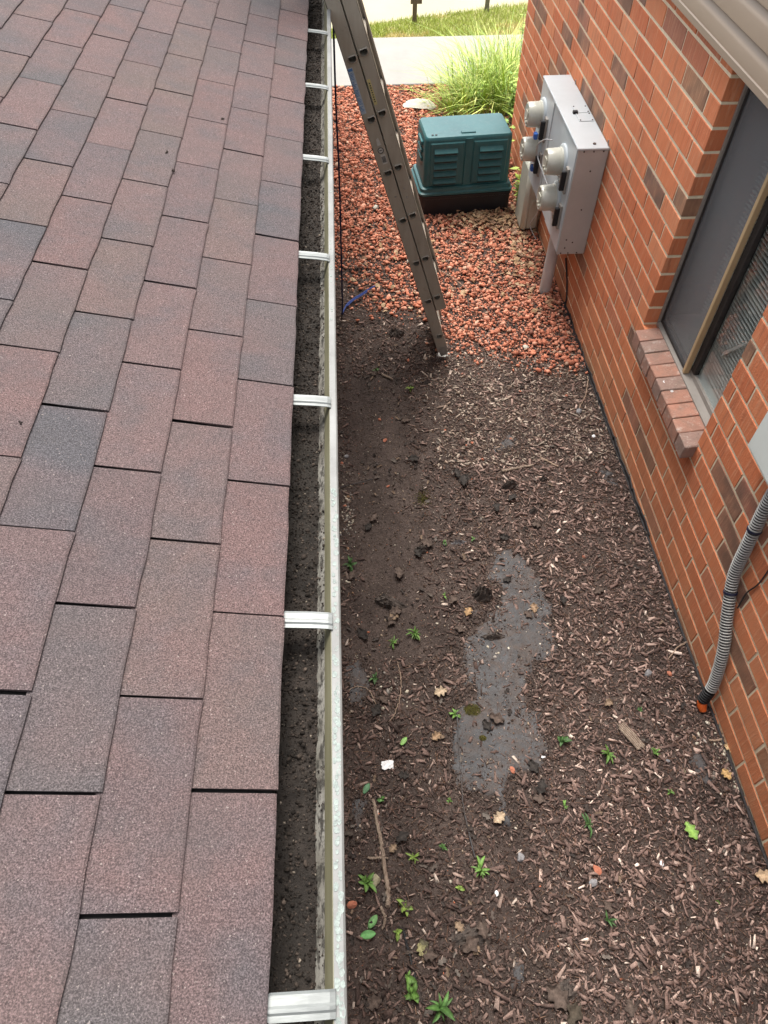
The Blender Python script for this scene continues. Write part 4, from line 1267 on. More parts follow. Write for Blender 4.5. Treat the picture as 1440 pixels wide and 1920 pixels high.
def rotz_tilt(n, tilt):
    a = RNG.uniform(0, 2 * np.pi, n); b = RNG.normal(0, tilt, n); c = RNG.normal(0, tilt, n)
    ca_, sa_ = np.cos(a), np.sin(a); cb, sb = np.cos(b), np.sin(b); cc, sc = np.cos(c), np.sin(c)
    Rz = np.zeros((n, 3, 3)); Rz[:, 0, 0] = ca_; Rz[:, 0, 1] = -sa_; Rz[:, 1, 0] = sa_; Rz[:, 1, 1] = ca_; Rz[:, 2, 2] = 1
    Rx = np.zeros((n, 3, 3)); Rx[:, 0, 0] = 1; Rx[:, 1, 1] = cb; Rx[:, 1, 2] = -sb; Rx[:, 2, 1] = sb; Rx[:, 2, 2] = cb
    Ry = np.zeros((n, 3, 3)); Ry[:, 1, 1] = 1; Ry[:, 0, 0] = cc; Ry[:, 0, 2] = sc; Ry[:, 2, 0] = -sc; Ry[:, 2, 2] = cc
    return Rz @ Rx @ Ry
def rocks(xy, size, zoff, cols, flat=(0.45, 0.75)):
    n = len(xy)
    sc = np.stack([size * RNG.uniform(.75, 1.35, n), size * RNG.uniform(.6, 1.0, n), size * RNG.uniform(*flat, n)], -1)
    V = ICO_V[None] * RNG.uniform(.60, 1.25, (n, 12, 1)) * sc[:, None]
    V = np.einsum('nij,nkj->nki', rotz_tilt(n, 0.35), V)
    V[:, :, 0] += xy[:, 0, None]; V[:, :, 1] += xy[:, 1, None]; V[:, :, 2] += zoff[:, None]
    F = (ICO_F[None] + (np.arange(n) * 12)[:, None, None]).reshape(-1, 3)
    return V.reshape(-1, 3), F, np.repeat(cols, 12, 0)
def bars(xy, l, w, t, zoff, cols, tilt=0.16):
    n = len(xy)
    B = np.array([(-1, -1, -1), (1, -1, -1), (1, 1, -1), (-1, 1, -1), (-1, -1, 1), (1, -1, 1), (1, 1, 1), (-1, 1, 1)], float) * .5
    V = B[None] * np.stack([l, w, t], -1)[:, None]
    tp = RNG.uniform(.35, 1.0, (n, 2))
    V[:, [0, 3, 4, 7], 1] *= tp[:, 0, None]; V[:, [1, 2, 5, 6], 1] *= tp[:, 1, None]
    V[:, :, 0] += RNG.normal(0, .11, (n, 8)) * l[:, None]; V[:, :, 1] += RNG.normal(0, .10, (n, 8)) * w[:, None]
    V = np.einsum('nij,nkj->nki', rotz_tilt(n, tilt), V)
    V[:, :, 0] += xy[:, 0, None]; V[:, :, 1] += xy[:, 1, None]; V[:, :, 2] += zoff[:, None]
    Fb = np.array([(0, 3, 2, 1), (4, 5, 6, 7), (0, 1, 5, 4), (1, 2, 6, 5), (2, 3, 7, 6), (3, 0, 4, 7)])
    F = (Fb[None] + (np.arange(n) * 8)[:, None, None]).reshape(-1, 4)
    return V.reshape(-1, 3), F, np.repeat(cols, 8, 0)
def pick(pal, wts, n, jit=0.25):
    pal = np.array(pal); wts = np.array(wts, float); wts /= wts.sum()
    c = pal[RNG.choice(len(pal), n, p=wts)]
    return np.clip(c * RNG.uniform(1 - jit, 1 + jit, (n, 1)), 0, 1)

bx_ = np.array([-1.2, -0.09, 0.14, 0.46, 0.69, 1.10, 1.53, 1.7]); by_ = np.array([5.2, 5.0, 4.42, 4.38, 4.00, 3.88, 3.68, 3.66])
def edge_y(x): return np.interp(x, bx_, by_)
def inside_poly(x, y, poly):
    r = np.zeros(len(x), bool); n = len(poly)
    for i in range(n):
        x1, y1 = poly[i]; x2, y2 = poly[(i + 1) % n]
        c = ((y1 > y) != (y2 > y)) & (x < (x2 - x1) * (y - y1) / (y2 - y1 + 1e-12) + x1)
        r ^= c
    return r
# exposed landscape fabric, outlines as seen (pixels on the bed)
FAB = [
    [(908, 1045), (945, 1024), (988, 1045), (1014, 1068), (1022, 1105), (1036, 1130), (1042, 1175), (1034, 1232), (1010, 1245), (1004, 1280), (1002, 1330), (1018, 1372), (1040, 1400), (1016, 1440), (968, 1462), (960, 1500), (974, 1556), (945, 1568), (925, 1505), (885, 1495), (848, 1475), (838, 1400), (832, 1340), (850, 1315), (880, 1295), (868, 1255), (862, 1205), (880, 1155), (922, 1148), (936, 1105), (914, 1080)],
    [(650, 1250), (672, 1240), (690, 1262), (700, 1300), (678, 1330), (655, 1318)],
    [(655, 1520), (672, 1490), (690, 1500), (697, 1530), (680, 1570), (655, 1590)],
    [(905, 845), (925, 832), (948, 825), (945, 808), (962, 806), (972, 820), (958, 838), (955, 852), (940, 848), (920, 850)],
    [(1112, 872), (1125, 866), (1150, 880), (1166, 900), (1162, 915), (1145, 912), (1128, 895), (1115, 890)],
    [(1300, 1418), (1312, 1414), (1325, 1440), (1340, 1470), (1358, 1505), (1362, 1520), (1345, 1512), (1325, 1480), (1308, 1450)],
    [(960, 1790), (985, 1800), (1030, 1808), (1040, 1840), (1020, 1850), (990, 1830), (960, 1850)],
]
FABW = [[tuple(G(*p)[:2]) for p in f] for f in FAB]
def in_fabric(x, y):
    r = np.zeros(len(x), bool)
    for f in FABW: r |= inside_poly(x, y, f)
    return r
# crumbly top of the gutter muck
n = 22000
x = -0.176 + 0.094 * RNG.random(n) ** 0.9; y = RNG.uniform(-0.15, 4.6, n)
sz = RNG.lognormal(math.log(0.0015), 0.5, n).clip(0.0006, 0.0055)
z = np.where(x < -0.0925, muck_h(x, y), LZ - 0.050 + (x + 0.092) * 1.45) + sz * .3
kp = (x < -0.0925) | (RNG.random(n) < 0.5 * (vn(y * 9, 2.2) > .5)); x, y, z, sz = x[kp], y[kp], z[kp], sz[kp]; n = len(x)
cols = pick([(0.012, 0.009, 0.007), (0.024, 0.018, 0.014), (0.045, 0.034, 0.027), (0.075, 0.057, 0.045), (0.17, 0.14, 0.11)], [28, 34, 22, 9, 2.2], n)
V, F, C = rocks(np.stack([x, y], -1), sz, z, cols, (.5, 1.0))
tag(link_obj('gutter_crumbs', fast_mesh('gutter_crumbs', V, F, M['rock'], C)), kind='stuff')
# red rocks
n = 33000
xy = np.stack([RNG.uniform(-0.75, 1.585, n), RNG.uniform(3.6, 8.73, n)], -1)
xy2 = np.stack([RNG.uniform(1.585, 2.6, 900), RNG.uniform(7.05, 8.73, 900)], -1)
xy = np.vstack([xy, xy2])
e_ = edge_y(xy[:, 0]) + 0.30 * (fbm(xy[:, 0] * 5, xy[:, 1] * 5, 3) - 0.45)
dd = xy[:, 1] - e_
keep = (dd > 0) | (RNG.random(len(xy)) < np.exp(dd / 0.10) * 0.6)
keep &= ~((np.abs(xy[:, 0] - GC[0]) < 0.38) & (np.abs(xy[:, 1] - GC[1]) < 0.22))
keep &= (RNG.random(len(xy)) < 0.55 + 0.45 * np.clip((xy[:, 0] - 0.25) / 0.4, 0, 1)) | (xy[:, 1] > 5.2)
xy = xy[keep]; n = len(xy)
sz = RNG.lognormal(math.log(0.0104), 0.42, n).clip(0.006, 0.029)
z = bed_h(xy[:, 0], xy[:, 1]) + sz * 0.30 + RNG.uniform(0, 0.016, n)
cols = pick([(0.54, 0.205, 0.125), (0.61, 0.260, 0.168), (0.47, 0.168, 0.103), (0.64, 0.320, 0.220), (0.27, 0.12, 0.088), (0.54, 0.35, 0.25), (0.14, 0.09, 0.07)], [30, 26, 18, 14, 5, 5, 2], n)
k = 34000                                # dusty fragments filling the gaps
i_ = RNG.integers(0, n, k); xy3 = xy[i_] + RNG.normal(0, .022, (k, 2)); xy3[:, 0] = np.where(xy3[:, 1] < 7.0, xy3[:, 0].clip(-.8, 1.58), xy3[:, 0]); xy3[:, 1] = xy3[:, 1].clip(3.5, 8.72)
s3 = RNG.lognormal(math.log(0.0058), 0.35, k).clip(.0025, .011)
c3 = pick([(0.40, 0.15, 0.09), (0.50, 0.21, 0.13), (0.33, 0.13, 0.085), (0.42, 0.26, 0.18), (0.16, 0.095, 0.07)], [5, 4, 4, 1.5, 1.5], k)
xy = np.vstack([xy, xy3]); sz = np.r_[sz, s3]; cols = np.vstack([cols, c3])
z = np.r_[z, bed_h(xy3[:, 0], xy3[:, 1]) + RNG.uniform(.002, .012, k)]
V, F, C = rocks(xy, sz, z, cols)
tag(link_obj('red_rocks', fast_mesh('red_rocks', V, F, M['rock'], C)), kind='stuff')

# mulch
def mulch_density(x, y):
    d = np.full(len(x), 0.55)
    d += 0.45 * np.clip((x - 0.45) / 0.3, 0, 1)
    bare = np.exp(-((x - 0.12) / 0.22) ** 2) * ((y > 1.55) & (y < 3.7))
    d -= 0.72 * bare
    d *= 0.55 + 0.9 * fbm(x * 3.1 + 9, y * 3.1, 3)
    d = np.where(in_fabric(x, y), d * 0.34, d)
    e = edge_y(x); past = np.clip((y - e - 0.02) / 0.35, 0, 1)
    d *= 1 - past * np.where(x < 0.35, 0.45, 0.90)
    d *= np.where(y > 5.6, 0.10, 1.0)
    return np.clip(d, 0, 1)
def scatter(n, x0=-0.35, x1=1.585, y0=-0.15, y1=6.2, near=True):
    x = RNG.uniform(x0, x1, n); y = y0 + (y1 - y0) * RNG.random(n) ** 1.15
    k = RNG.random(n) < mulch_density(x, y)
    return np.stack([x[k], y[k]], -1)
PAL = [(0.068, 0.049, 0.042), (0.102, 0.071, 0.060), (0.14, 0.099, 0.084), (0.20, 0.146, 0.123), (0.29, 0.225, 0.19), (0.46, 0.40, 0.34)]
xy = scatter(92000); n = len(xy)
l = RNG.lognormal(math.log(0.0115), 0.60, n).clip(0.004, 0.070); w = (l * RNG.uniform(.18, .60, n)).clip(0.0022, 0.016); t = w * RNG.uniform(.15, .4, n)
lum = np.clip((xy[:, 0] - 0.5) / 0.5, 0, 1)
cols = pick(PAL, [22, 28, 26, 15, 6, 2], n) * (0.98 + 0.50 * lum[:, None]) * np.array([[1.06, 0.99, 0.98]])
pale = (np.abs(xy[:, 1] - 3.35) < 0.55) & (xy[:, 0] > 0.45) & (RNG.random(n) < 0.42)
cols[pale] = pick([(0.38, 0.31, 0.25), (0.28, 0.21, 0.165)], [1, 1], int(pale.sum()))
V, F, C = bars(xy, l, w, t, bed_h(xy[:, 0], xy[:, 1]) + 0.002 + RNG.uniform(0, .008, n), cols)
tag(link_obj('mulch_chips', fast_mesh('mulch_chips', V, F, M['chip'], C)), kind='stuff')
xy = scatter(42000); n = len(xy)                                # fine shreds and needles
l = RNG.lognormal(math.log(0.017), 0.5, n).clip(0.004, 0.07); w = RNG.uniform(.0008, .0022, n)
cols = pick([(0.16, 0.085, 0.055), (0.09, 0.05, 0.035), (0.26, 0.16, 0.11), (0.05, 0.032, 0.025)], [4, 4, 2, 3], n)
V, F, C = bars(xy, l, w, w, bed_h(xy[:, 0], xy[:, 1]) + 0.003 + RNG.uniform(0, .006, n), cols, 0.12)
tag(link_obj('mulch_shreds', fast_mesh('mulch_shreds', V, F, M['chip'], C)), kind='stuff')
n = 40000                                                        # crumbs and grit
xy = np.stack([RNG.uniform(-.35, 1.585, n), RNG.uniform(-.15, 4.3, n)], -1)
fb = in_fabric(xy[:, 0], xy[:, 1]); keep = ~fb | (RNG.random(n) < 0.7); xy = xy[keep]; n = len(xy)
sz = RNG.lognormal(math.log(0.0022), 0.5, n).clip(0.0009, 0.008)
cols = pick([(0.03, 0.02, 0.016), (0.06, 0.04, 0.03), (0.13, 0.085, 0.06), (0.30, 0.23, 0.17), (0.50, 0.44, 0.36), (0.40, 0.14, 0.08)], [30, 30, 18, 9, 4, 1.2], n)
V, F, C = rocks(xy, sz, bed_h(xy[:, 0], xy[:, 1]) + sz * .35 + np.where(in_fabric(xy[:, 0], xy[:, 1]), .006, 0), cols)
tag(link_obj('soil_crumbs', fast_mesh('soil_crumbs', V, F, M['rock'], C)), kind='stuff')
# washed pebbles along the drip line
pc = []
for (px, py, k, sx, sy) in ((652, 965, 120, .018, .16), (655, 1075, 26, .014, .05), (664, 1230, 6, .014, .02), (648, 868, 10, .012, .05), (860, 1400, 0, 0, 0), (930, 1224, 40, .05, .018), (1370, 1425, 70, .03, .06), (730, 1290, 45, .05, .07), (1330, 1395, 24, .05, .05)):
    c = G(px, py)
    for i in range(k): pc.append((c[0] + random.gauss(0, sx), c[1] + random.gauss(0, sy)))
xy = np.array(pc); xy[:, 0] = xy[:, 0].clip(-.3, 1.58); n = len(xy)
sz = RNG.lognormal(math.log(0.0052), 0.45, n).clip(0.002, 0.013)
cols = pick([(0.42, 0.37, 0.29), (0.30, 0.27, 0.24), (0.52, 0.47, 0.38), (0.20, 0.18, 0.17), (0.33, 0.20, 0.12)], [4, 3, 3, 2, 1], n)
V, F, C = rocks(xy, sz, bed_h(xy[:, 0], xy[:, 1]) + sz * .35, cols, (.5, .8))
tag(link_obj('washed_pebbles', fast_mesh('washed_pebbles', V, F, M['rock'], C, True)), kind='stuff')

# landscape fabric patches
FABL = ['long ragged strip of dark grey landscape fabric with a moss spot on it', 'small dark fabric patch under the gutter beside the thin arched twig',
        'small dark fabric patch beside the long weathered stick', 'torn grey fabric scrap showing through pale mulch chips', 'grey fabric flap poking from mulch near the brick wall', 'narrow dark strip of fabric near the orange-tipped conduit end', 'small dark fabric patch below the lone red stone in near mulch']
def poly_dist(x, y, poly):               # distance to the outline, positive inside
    ins = inside_poly(x, y, poly); d = np.full(len(x), 9.0)
    for i in range(len(poly)):
        a = np.array(poly[i]); b = np.array(poly[(i + 1) % len(poly)]); e = b - a
        t = np.clip(((x - a[0]) * e[0] + (y - a[1]) * e[1]) / (e @ e + 1e-12), 0, 1)
        d = np.minimum(d, np.hypot(x - a[0] - t * e[0], y - a[1] - t * e[1]))
    return np.where(ins, d, -d)
for f, lb in zip(FABW, FABL):
    P = np.array(f); lo = P.min(0) - .03; hi = P.max(0) + .03; st = 0.007
    nx = int((hi[0] - lo[0]) / st) + 2; ny = int((hi[1] - lo[1]) / st) + 2
    X, Y = np.meshgrid(np.linspace(lo[0], hi[0], nx), np.linspace(lo[1], hi[1], ny)); X = X.ravel(); Y = Y.ravel()
    D = poly_dist(X, Y, f) + 0.006 + 0.15 * (fbm(X * 10 + 3, Y * 10, 3) - .47) + 0.05 * (fbm(X * 45, Y * 45, 3) - .44)
    # sinks into the soil towards its outline, lies just proud of it inside
    Z = bed_h(X, Y) - 0.0045 + 0.011 * np.clip(D / 0.034, -1, 1) + 0.014 * (fbm(X * 9, Y * 9, 3) - .45) * (D > 0)
    i = np.arange((ny - 1) * (nx - 1)); r = i // (nx - 1); c = i % (nx - 1); a = r * nx + c
    F = np.stack([a, a + 1, a + nx + 1, a + nx], -1)
    F = F[(D[F] > -0.012).any(1)]
    used, inv = np.unique(F, return_inverse=True); F = inv.reshape(-1, 4)
    V = np.stack([X, Y, Z], -1)[used]; cc = np.array([P[:, 0].mean(), P[:, 1].mean(), 0.0]); cc[2] = float(bed_h(cc[0], cc[1]))
    o = link_obj('landscape_fabric', fast_mesh('landscape_fabric', V - cc, F, M['fabric'], None, True), None, cc)
    md = o.modifiers.new('thickness', 'SOLIDIFY'); md.thickness = 0.0012; md.offset = -1
    tag(o, lb, 'fabric', 'exposed weed barrier patches')

EX, EY = [], []
for f in FABW:                            # soil and shreds lapping over the torn borders
    P = np.array(f); lo = P.min(0) - .04; hi = P.max(0) + .04
    k = int(22000 * (hi - lo).prod())
    x = RNG.uniform(lo[0], hi[0], k); y = RNG.uniform(lo[1], hi[1], k)
    d = poly_dist(x, y, f)
    q = RNG.random(k) < np.exp(-(np.abs(d - 0.008) / 0.036) ** 1.2) * (0.25 + 1.1 * fbm(x * 14, y * 14, 3))
    EX.append(x[q]); EY.append(y[q])
xy = np.stack([np.concatenate(EX), np.concatenate(EY)], -1); n = len(xy)
sz = RNG.lognormal(math.log(0.0030), 0.5, n).clip(0.001, 0.009)
cols = pick([(0.045, 0.033, 0.028), (0.07, 0.05, 0.042), (0.11, 0.078, 0.064), (0.17, 0.12, 0.10), (0.30, 0.24, 0.19)], [26, 28, 22, 8, 3], n)
V, F, C = rocks(xy, sz, bed_h(xy[:, 0], xy[:, 1]) + .004 + sz * .25, cols)
tag(link_obj('spilled_soil', fast_mesh('spilled_soil', V, F, M['rock'], C)), kind='stuff')

# ------------------------------------------------------------------ leaves and plants
def leaf_mesh(name, mat, ln, wd, curl, col, lobes=0, bend=0.0, seed=0, steps=12, thick=0.0008):
    rr = random.Random(seed)
    m = MB(); V = []; F = []; Cc = []
    cols5 = (-1, -0.55, 0, 0.55, 1)
    tw = rr.uniform(-.5, .5)
    for i in range(steps + 1):
        s = i / steps
        w = wd * (math.sin(math.pi * min(1, max(0.02, s * 0.97 + 0.02))) ** 0.65)
        if lobes: w *= 0.76 + 0.26 * math.cos(2 * math.pi * (s * lobes + 0.1))
        if s < 0.08: w = wd * 0.05
        for u in cols5:
            x = s * ln; y = u * w * (1 + (rr.uniform(-.12, .12) if lobes else 0))
            zz = curl * wd * (u * u) * (1 + tw * u) + bend * ln * math.sin(math.pi * s) * 0.5 + (rr.uniform(-.10, .10) * wd if lobes else 0)
            V.append((x, y, zz + 0.002))
            k = 1 - 0.18 * abs(u) + rr.uniform(-.08, .08)
            if u == 0: k *= 1.25
            Cc.append((col[0] * k, col[1] * k, col[2] * k, 1))
    for i in range(steps):
        for u in range(4):
            a = i * 5 + u
            F.append((a, a + 5, a + 6, a + 1))
    m.v = V; m.f = F; m.c = Cc; m.mi = [0] * len(F)
    me = m.mesh(name, mat, True)
    return me
def place(name, me, P, rz, tilt=(0, 0), scale=1.0, parent=None):
    o = link_obj(name, me, parent, P)
    o.rotation_euler = (tilt[0], tilt[1], rz)
    o.scale = (scale,) * 3
    md = o.modifiers.new('thickness', 'SOLIDIFY'); md.thickness = 0.0007; md.offset = -1
    return o
def on_bed(px, py, up=0.0):
    p = G(px, py); p[2] = float(bed_h(p[0], p[1])) + up
    return p

DARK, BROWN, TAN, PALE = (0.032, 0.027, 0.024), (0.088, 0.064, 0.052), (0.22, 0.155, 0.105), (0.38, 0.29, 0.20)
LEAVES = [  # px, py, size m, colour, curl, label
    (748, 1076, .085, BROWN, .5), (742, 1148, .075, BROWN, .5), (730, 1128, .09, (0.05, .038, .031), .7), (862, 1182, .06, BROWN, .4), (700, 968, .075, BROWN, .6), (690, 985, .06, DARK, .5),
    (735, 1205 - 40, .07, BROWN, .5), (930, 955, .07, DARK, .6), (1000, 1440, .07, DARK, .7), (1012, 1478, .075, DARK, .6), (755, 1570, .065, DARK, .5), (757, 1455, .055, DARK, .4),
    (880, 1770, .085, BROWN, .5), (905, 1745, .07, BROWN, .7), (1180, 1890, .06, BROWN, .4), (1045, 1870, .11, BROWN, .5), (1075, 1900, .09, (0.06, .048, .035), .5), (930, 1350, .08, BROWN, .7), (912, 1362, .06, DARK, .6),
    (700, 700, .06, BROWN, .5), (760, 790, .07, BROWN, .5), (775, 865, .075, DARK, .6), (785, 1040, .07, DARK, .7), (800, 1022, .08, BROWN, .6), (870, 905, .10, DARK, .6), (855, 890, .08, DARK, .8), (960, 935, .07, DARK, .6),
    (1005, 985, .07, BROWN, .5), (945, 1010, .06, DARK, .6), (1060, 765, .07, BROWN, .5), (1120, 1110, .07, BROWN, .6), (1055, 1128, .06, DARK, .6), (720, 1120, .06, DARK, .5), (990, 1155, .055, BROWN, .4),
    (760, 1760 - 60, .06, BROWN, .5), (805, 1790, .07, BROWN, .5), (795, 1775, .06, (0.10, .09, .055), .4), (700, 1880, .07, BROWN, .5), (1010, 1500, .06, BROWN, .5), (850, 1130, .065, BROWN, .5),
    (660, 1080, .06, BROWN, .5), (705, 1330, .07, DARK, .5), (720, 1310, .06, BROWN, .4), (680, 1185, .08, DARK, .6), (950, 1090, .05, DARK, .6), (1140, 1700, .05, BROWN, .4), (1215, 1000, .05, BROWN, .4)]
for i, (px, py, s_, col, cu) in enumerate(LEAVES):
    s_ *= .92
    me = leaf_mesh('oak_leaf', M['deadleaf'], s_, s_ * 0.40, cu * .55, col, random.choice((2, 3)), random.uniform(-.1, .35), i)
    a = random.uniform(0, 6.28)
    P = on_bed(px, py, 0.013) - np.array([math.cos(a), math.sin(a), 0]) * s_ * .5
    dark = col[0] < 0.055
    tag(place('dead_oak_leaf', me, P, a, (random.uniform(-.25, .25), random.uniform(-.15, .1))), 'blackened wet oak leaf curled on the soil' if dark else 'dull brown curled oak leaf lying on the mulch', 'leaf', 'blackened oak leaves' if dark else 'brown oak leaves')
for i, (px, py, s_, col, lb) in enumerate((
        (826, 1300, .065, PALE, 'pale tan oak leaf beside the moss spot on fabric'), (935, 1536, .060, PALE, 'pale cream crumpled leaf at the tip of the long fabric patch'), (878, 1150, .055, (0.30, .19, .10), 'small golden oak leaf beside the bark clump'),
        (818, 1383, .050, (0.27, .18, .11), 'tan oak leaf above the white litter scrap'), (1000, 1142, .055, (0.24, .16, .10), 'tan oak leaf lying flat on the dark fabric'), (738, 1158, .060, TAN, 'light brown leaf stuck under the bark pile near two weeds'),
        (893, 1783, .035, TAN, 'tan star-shaped leaf fragment below the mud lump'), (737, 1590, .04, TAN, 'small tan curled leaf beside the long stick'), (1430, 1645, .07, (0.42, .30, .19), 'tan oak leaf against the black cable at the wall foot'),
        (1365, 1405, .05, (0.50, .36, .20), 'yellowish dry leaf below the orange conduit tip'), (1358, 1455, .05, (0.45, .29, .13), 'dry golden leaf pressed to the cable by the wall'), (790, 1800 - 18, .05, (0.24, .22, .11), 'olive dry leaf beside the dark crack in the mulch'),
        (860, 1740, .045, TAN, 'thin tan leaf standing in the mud beside a small sprout'), (1140, 1320, .045, TAN, 'light brown leaf resting on mid mulch chips'))):
    me = leaf_mesh('oak_leaf', M['deadleaf'], s_, s_ * 0.44, .3, col, 3, random.uniform(0, .3), 100 + i)
    a = random.uniform(0, 6.28)
    P = on_bed(px, py, 0.010) - np.array([math.cos(a), math.sin(a), 0]) * s_ * .5
    tag(place('dry_leaf', me, P, a, (random.uniform(-.15, .15), random.uniform(-.15, 0))), lb, 'leaf')
for (px, py, s_, col, lb, lob, a) in ((1293, 1560, .075, (0.20, 0.34, 0.07), 'fresh bright green oak leaf lying on the mulch', 3, 1.9), (757, 1391, .045, (0.17, 0.32, 0.08), 'fresh green oval leaf fallen above the white litter', 0, 0.9), (690, 1753, .060, (0.10, 0.27, 0.08), 'large smooth green leaf below the orange stone', 0, 0.1), (699, 1728, .055, (0.11, 0.25, 0.08), 'narrow green leaf slanting above the large smooth leaf', 0, 0.9), (687, 1478, .05, (0.07, 0.17, 0.08), 'dark green leaf beside the top of the long stick', 0, 1.0)):
    me = leaf_mesh('green_leaf', M['leafy'], s_, s_ * (.38 if lob else .26), .15, col, lob, .1, int(px))
    P = on_bed(px, py, 0.012) - np.array([math.cos(a), math.sin(a), 0]) * s_ * .5
    tag(place('green_leaf', me, P, a), lb, 'leaf')
GREEN = [(0.075, 0.16, 0.042), (0.105, 0.20, 0.042), (0.048, 0.105, 0.030), (0.15, 0.22, 0.045)]
WEEDS = [ # px, py, radius, leaves, width ratio, colour index, label
    (770, 733, .055, 9, .20, 3, 'yellow-green weed rosette in bare soil below the ladder foot'), (705, 694, .040, 7, .34, 0, 'small blue-green weed beside a wood splinter near the gutter'),
    (657, 1060, .065, 8, .22, 2, 'dark green grassy weed hugging the gutter drip line'), (737, 1205, .055, 14, .13, 1, 'feathery bright green weed, lower one of the neighbouring pair'), (777, 1189, .060, 14, .13, 1, 'feathery bright green weed, upper one of the neighbouring pair'),
    (853, 1341, .040, 8, .24, 1, 'little green weed at the edge of the moss spot'), (702, 1270, .040, 7, .3, 2, 'dull green weed above the pale pebbles'), (833, 1019, .028, 6, .3, 0, 'tiny sprout at the left end of the grey curled bark'),
    (886, 1012, .024, 6, .36, 0, 'tiny sprout at the right end of the grey curled bark'), (833, 1120, .030, 6, .2, 1, 'thin sprout next to the bark clump'), (716, 1497, .034, 4, .5, 0, 'round-leaved sprout beside the long stick'),
    (686, 1655, .068, 8, .34, 1, 'leafy green weed beside the tan stone'), (758, 1702, .045, 6, .36, 3, 'yellowish sprout above the dark crack'), (744, 1748, .040, 4, .45, 3, 'two-leaved sprout with a red stem above the crack'),
    (763, 1830, .045, 5, .46, 1, 'clover-like sprout in the dark crack, upper'), (772, 1860, .050, 6, .46, 1, 'clover-like sprout in the dark crack, lower'), (900, 1633, .060, 13, .22, 1, 'dense green weed tuft in open mulch'), (860, 1667, .030, 5, .40, 3, 'small yellow-green sprout above the standing tan leaf'),
    (842, 1502, .026, 6, .3, 1, 'tiny sprout left of the fabric fold'), (1140, 1415, .075, 11, .18, 1, 'spreading green weed below the weathered wood chunk'), (1055, 1391, .045, 7, .45, 2, 'dark green weed at the right edge of the long fabric'),
    (1228, 1412, .034, 9, .24, 1, 'small green weed beside the round grey pebble'), (1103, 1546, .060, 7, .18, 2, 'straggling green weed in the middle of near mulch'), (1058, 1511, .026, 5, .4, 1, 'tiny round sprout near the straggling weed'),
    (825, 1893, .105, 9, .17, 0, 'large toothed weed rosette below the muddy lump'), (1255, 1487, .026, 6, .3, 1, 'tiny weed in mulch above the fresh oak leaf'), (1140, 1727, .055, 6, .16, 2, 'flat dark weed in near mulch chips'), (775, 1608, .040, 9, .16, 3, 'yellowing low weed right of the stick'),
    (830, 1588, .034, 6, .26, 0, 'sprawling sprout right of the yellowing weed'), (1343, 1690, .02, 5, .3, 1, 'tiny weed near the wall in near mulch'), (1200, 1332, .02, 6, .36, 2, 'faint weed left of the orange conduit tip'), (1238, 1490 + 130, .02, 0, .3, 1, '')]
for i, (px, py, r_, nl, wr, ci, lb) in enumerate(WEEDS):
    if not nl: continue
    P = on_bed(px, py, 0.006); r_ *= .98
    w = thing('weed', tuple(P), lb, 'weed')
    a0 = random.uniform(0, 6.28)
    for k in range(int(nl * 1.5)):
        c = GREEN[ci]; kk = random.uniform(.75, 1.3); c = (c[0] * kk, c[1] * kk, c[2] * kk)
        ln = r_ * random.choice((.35, .5, .65, .8, .9)) * random.uniform(.8, 1.1)
        me = leaf_mesh('weed_leaf', M['leafy'], ln, ln * wr * random.uniform(.45, .75), random.uniform(.1, .5), c, 0 if wr > .17 or nl < 11 else 0, random.uniform(.2, .6), i * 50 + k, 6)
        o = link_obj('leaf', me, w, P)
        o.rotation_euler = (random.uniform(-.5, .5), -random.uniform(.0, .95), a0 + k * 2.399 + random.uniform(-.6, .6))
    m = MB(); m.tube([P - (0, 0, .01), P + (0, 0, .012)], [.0022, .0014], 6); m.build('stem', M['leafy'], w)
    at = w.children[-1].data.color_attributes.new('Col', 'FLOAT_COLOR', 'POINT')
    at.data.foreach_set('color', list((0.12, 0.2, 0.05, 1)) * len(at.data))

# scraps of rotted leaves strewn over the bed
m = MB()
for i in range(1500):
    x = random.uniform(-0.12, 1.5); y = random.uniform(0.1, 4.4)
    if x > 0.75 and random.random() < 0.65: continue
    if float(fbm(np.array(x * 3.3), np.array(y * 3.3), 3)) < 0.40: continue
    l = random.uniform(.006, .021); w = l * random.uniform(.3, .7); a = random.uniform(0, 6.28)
    u = np.array([math.cos(a), math.sin(a), random.uniform(-.35, .35)]) * l; v_ = np.array([-math.sin(a), math.cos(a), random.uniform(-.5, .5)]) * w
    col = random.choice(((.035, .028, .025), (.05, .04, .035), (.075, .058, .048), (.10, .08, .068), (.13, .11, .095), (.17, .12, .085)))
    P = np.array([x, y, float(bed_h(x, y)) + .007 + random.uniform(0, .006)]); k = .45 * l
    m.add([P - u, P - u * .35 + v_ + (0, 0, k), P + u * .1 + v_ * .45, P + u * .5 + v_ * .8 + (0, 0, k * .7), P + u, P + u * .45 - v_ + (0, 0, k * .6), P - u * .05 - v_ * .4, P - u * .45 - v_ * .9 + (0, 0, k * .5)], [(0, 1, 2), (0, 2, 6, 7), (2, 3, 4), (2, 4, 5, 6)], col)
tag(m.build('rotted_leaf_scraps', M['deadleaf']), kind='stuff')
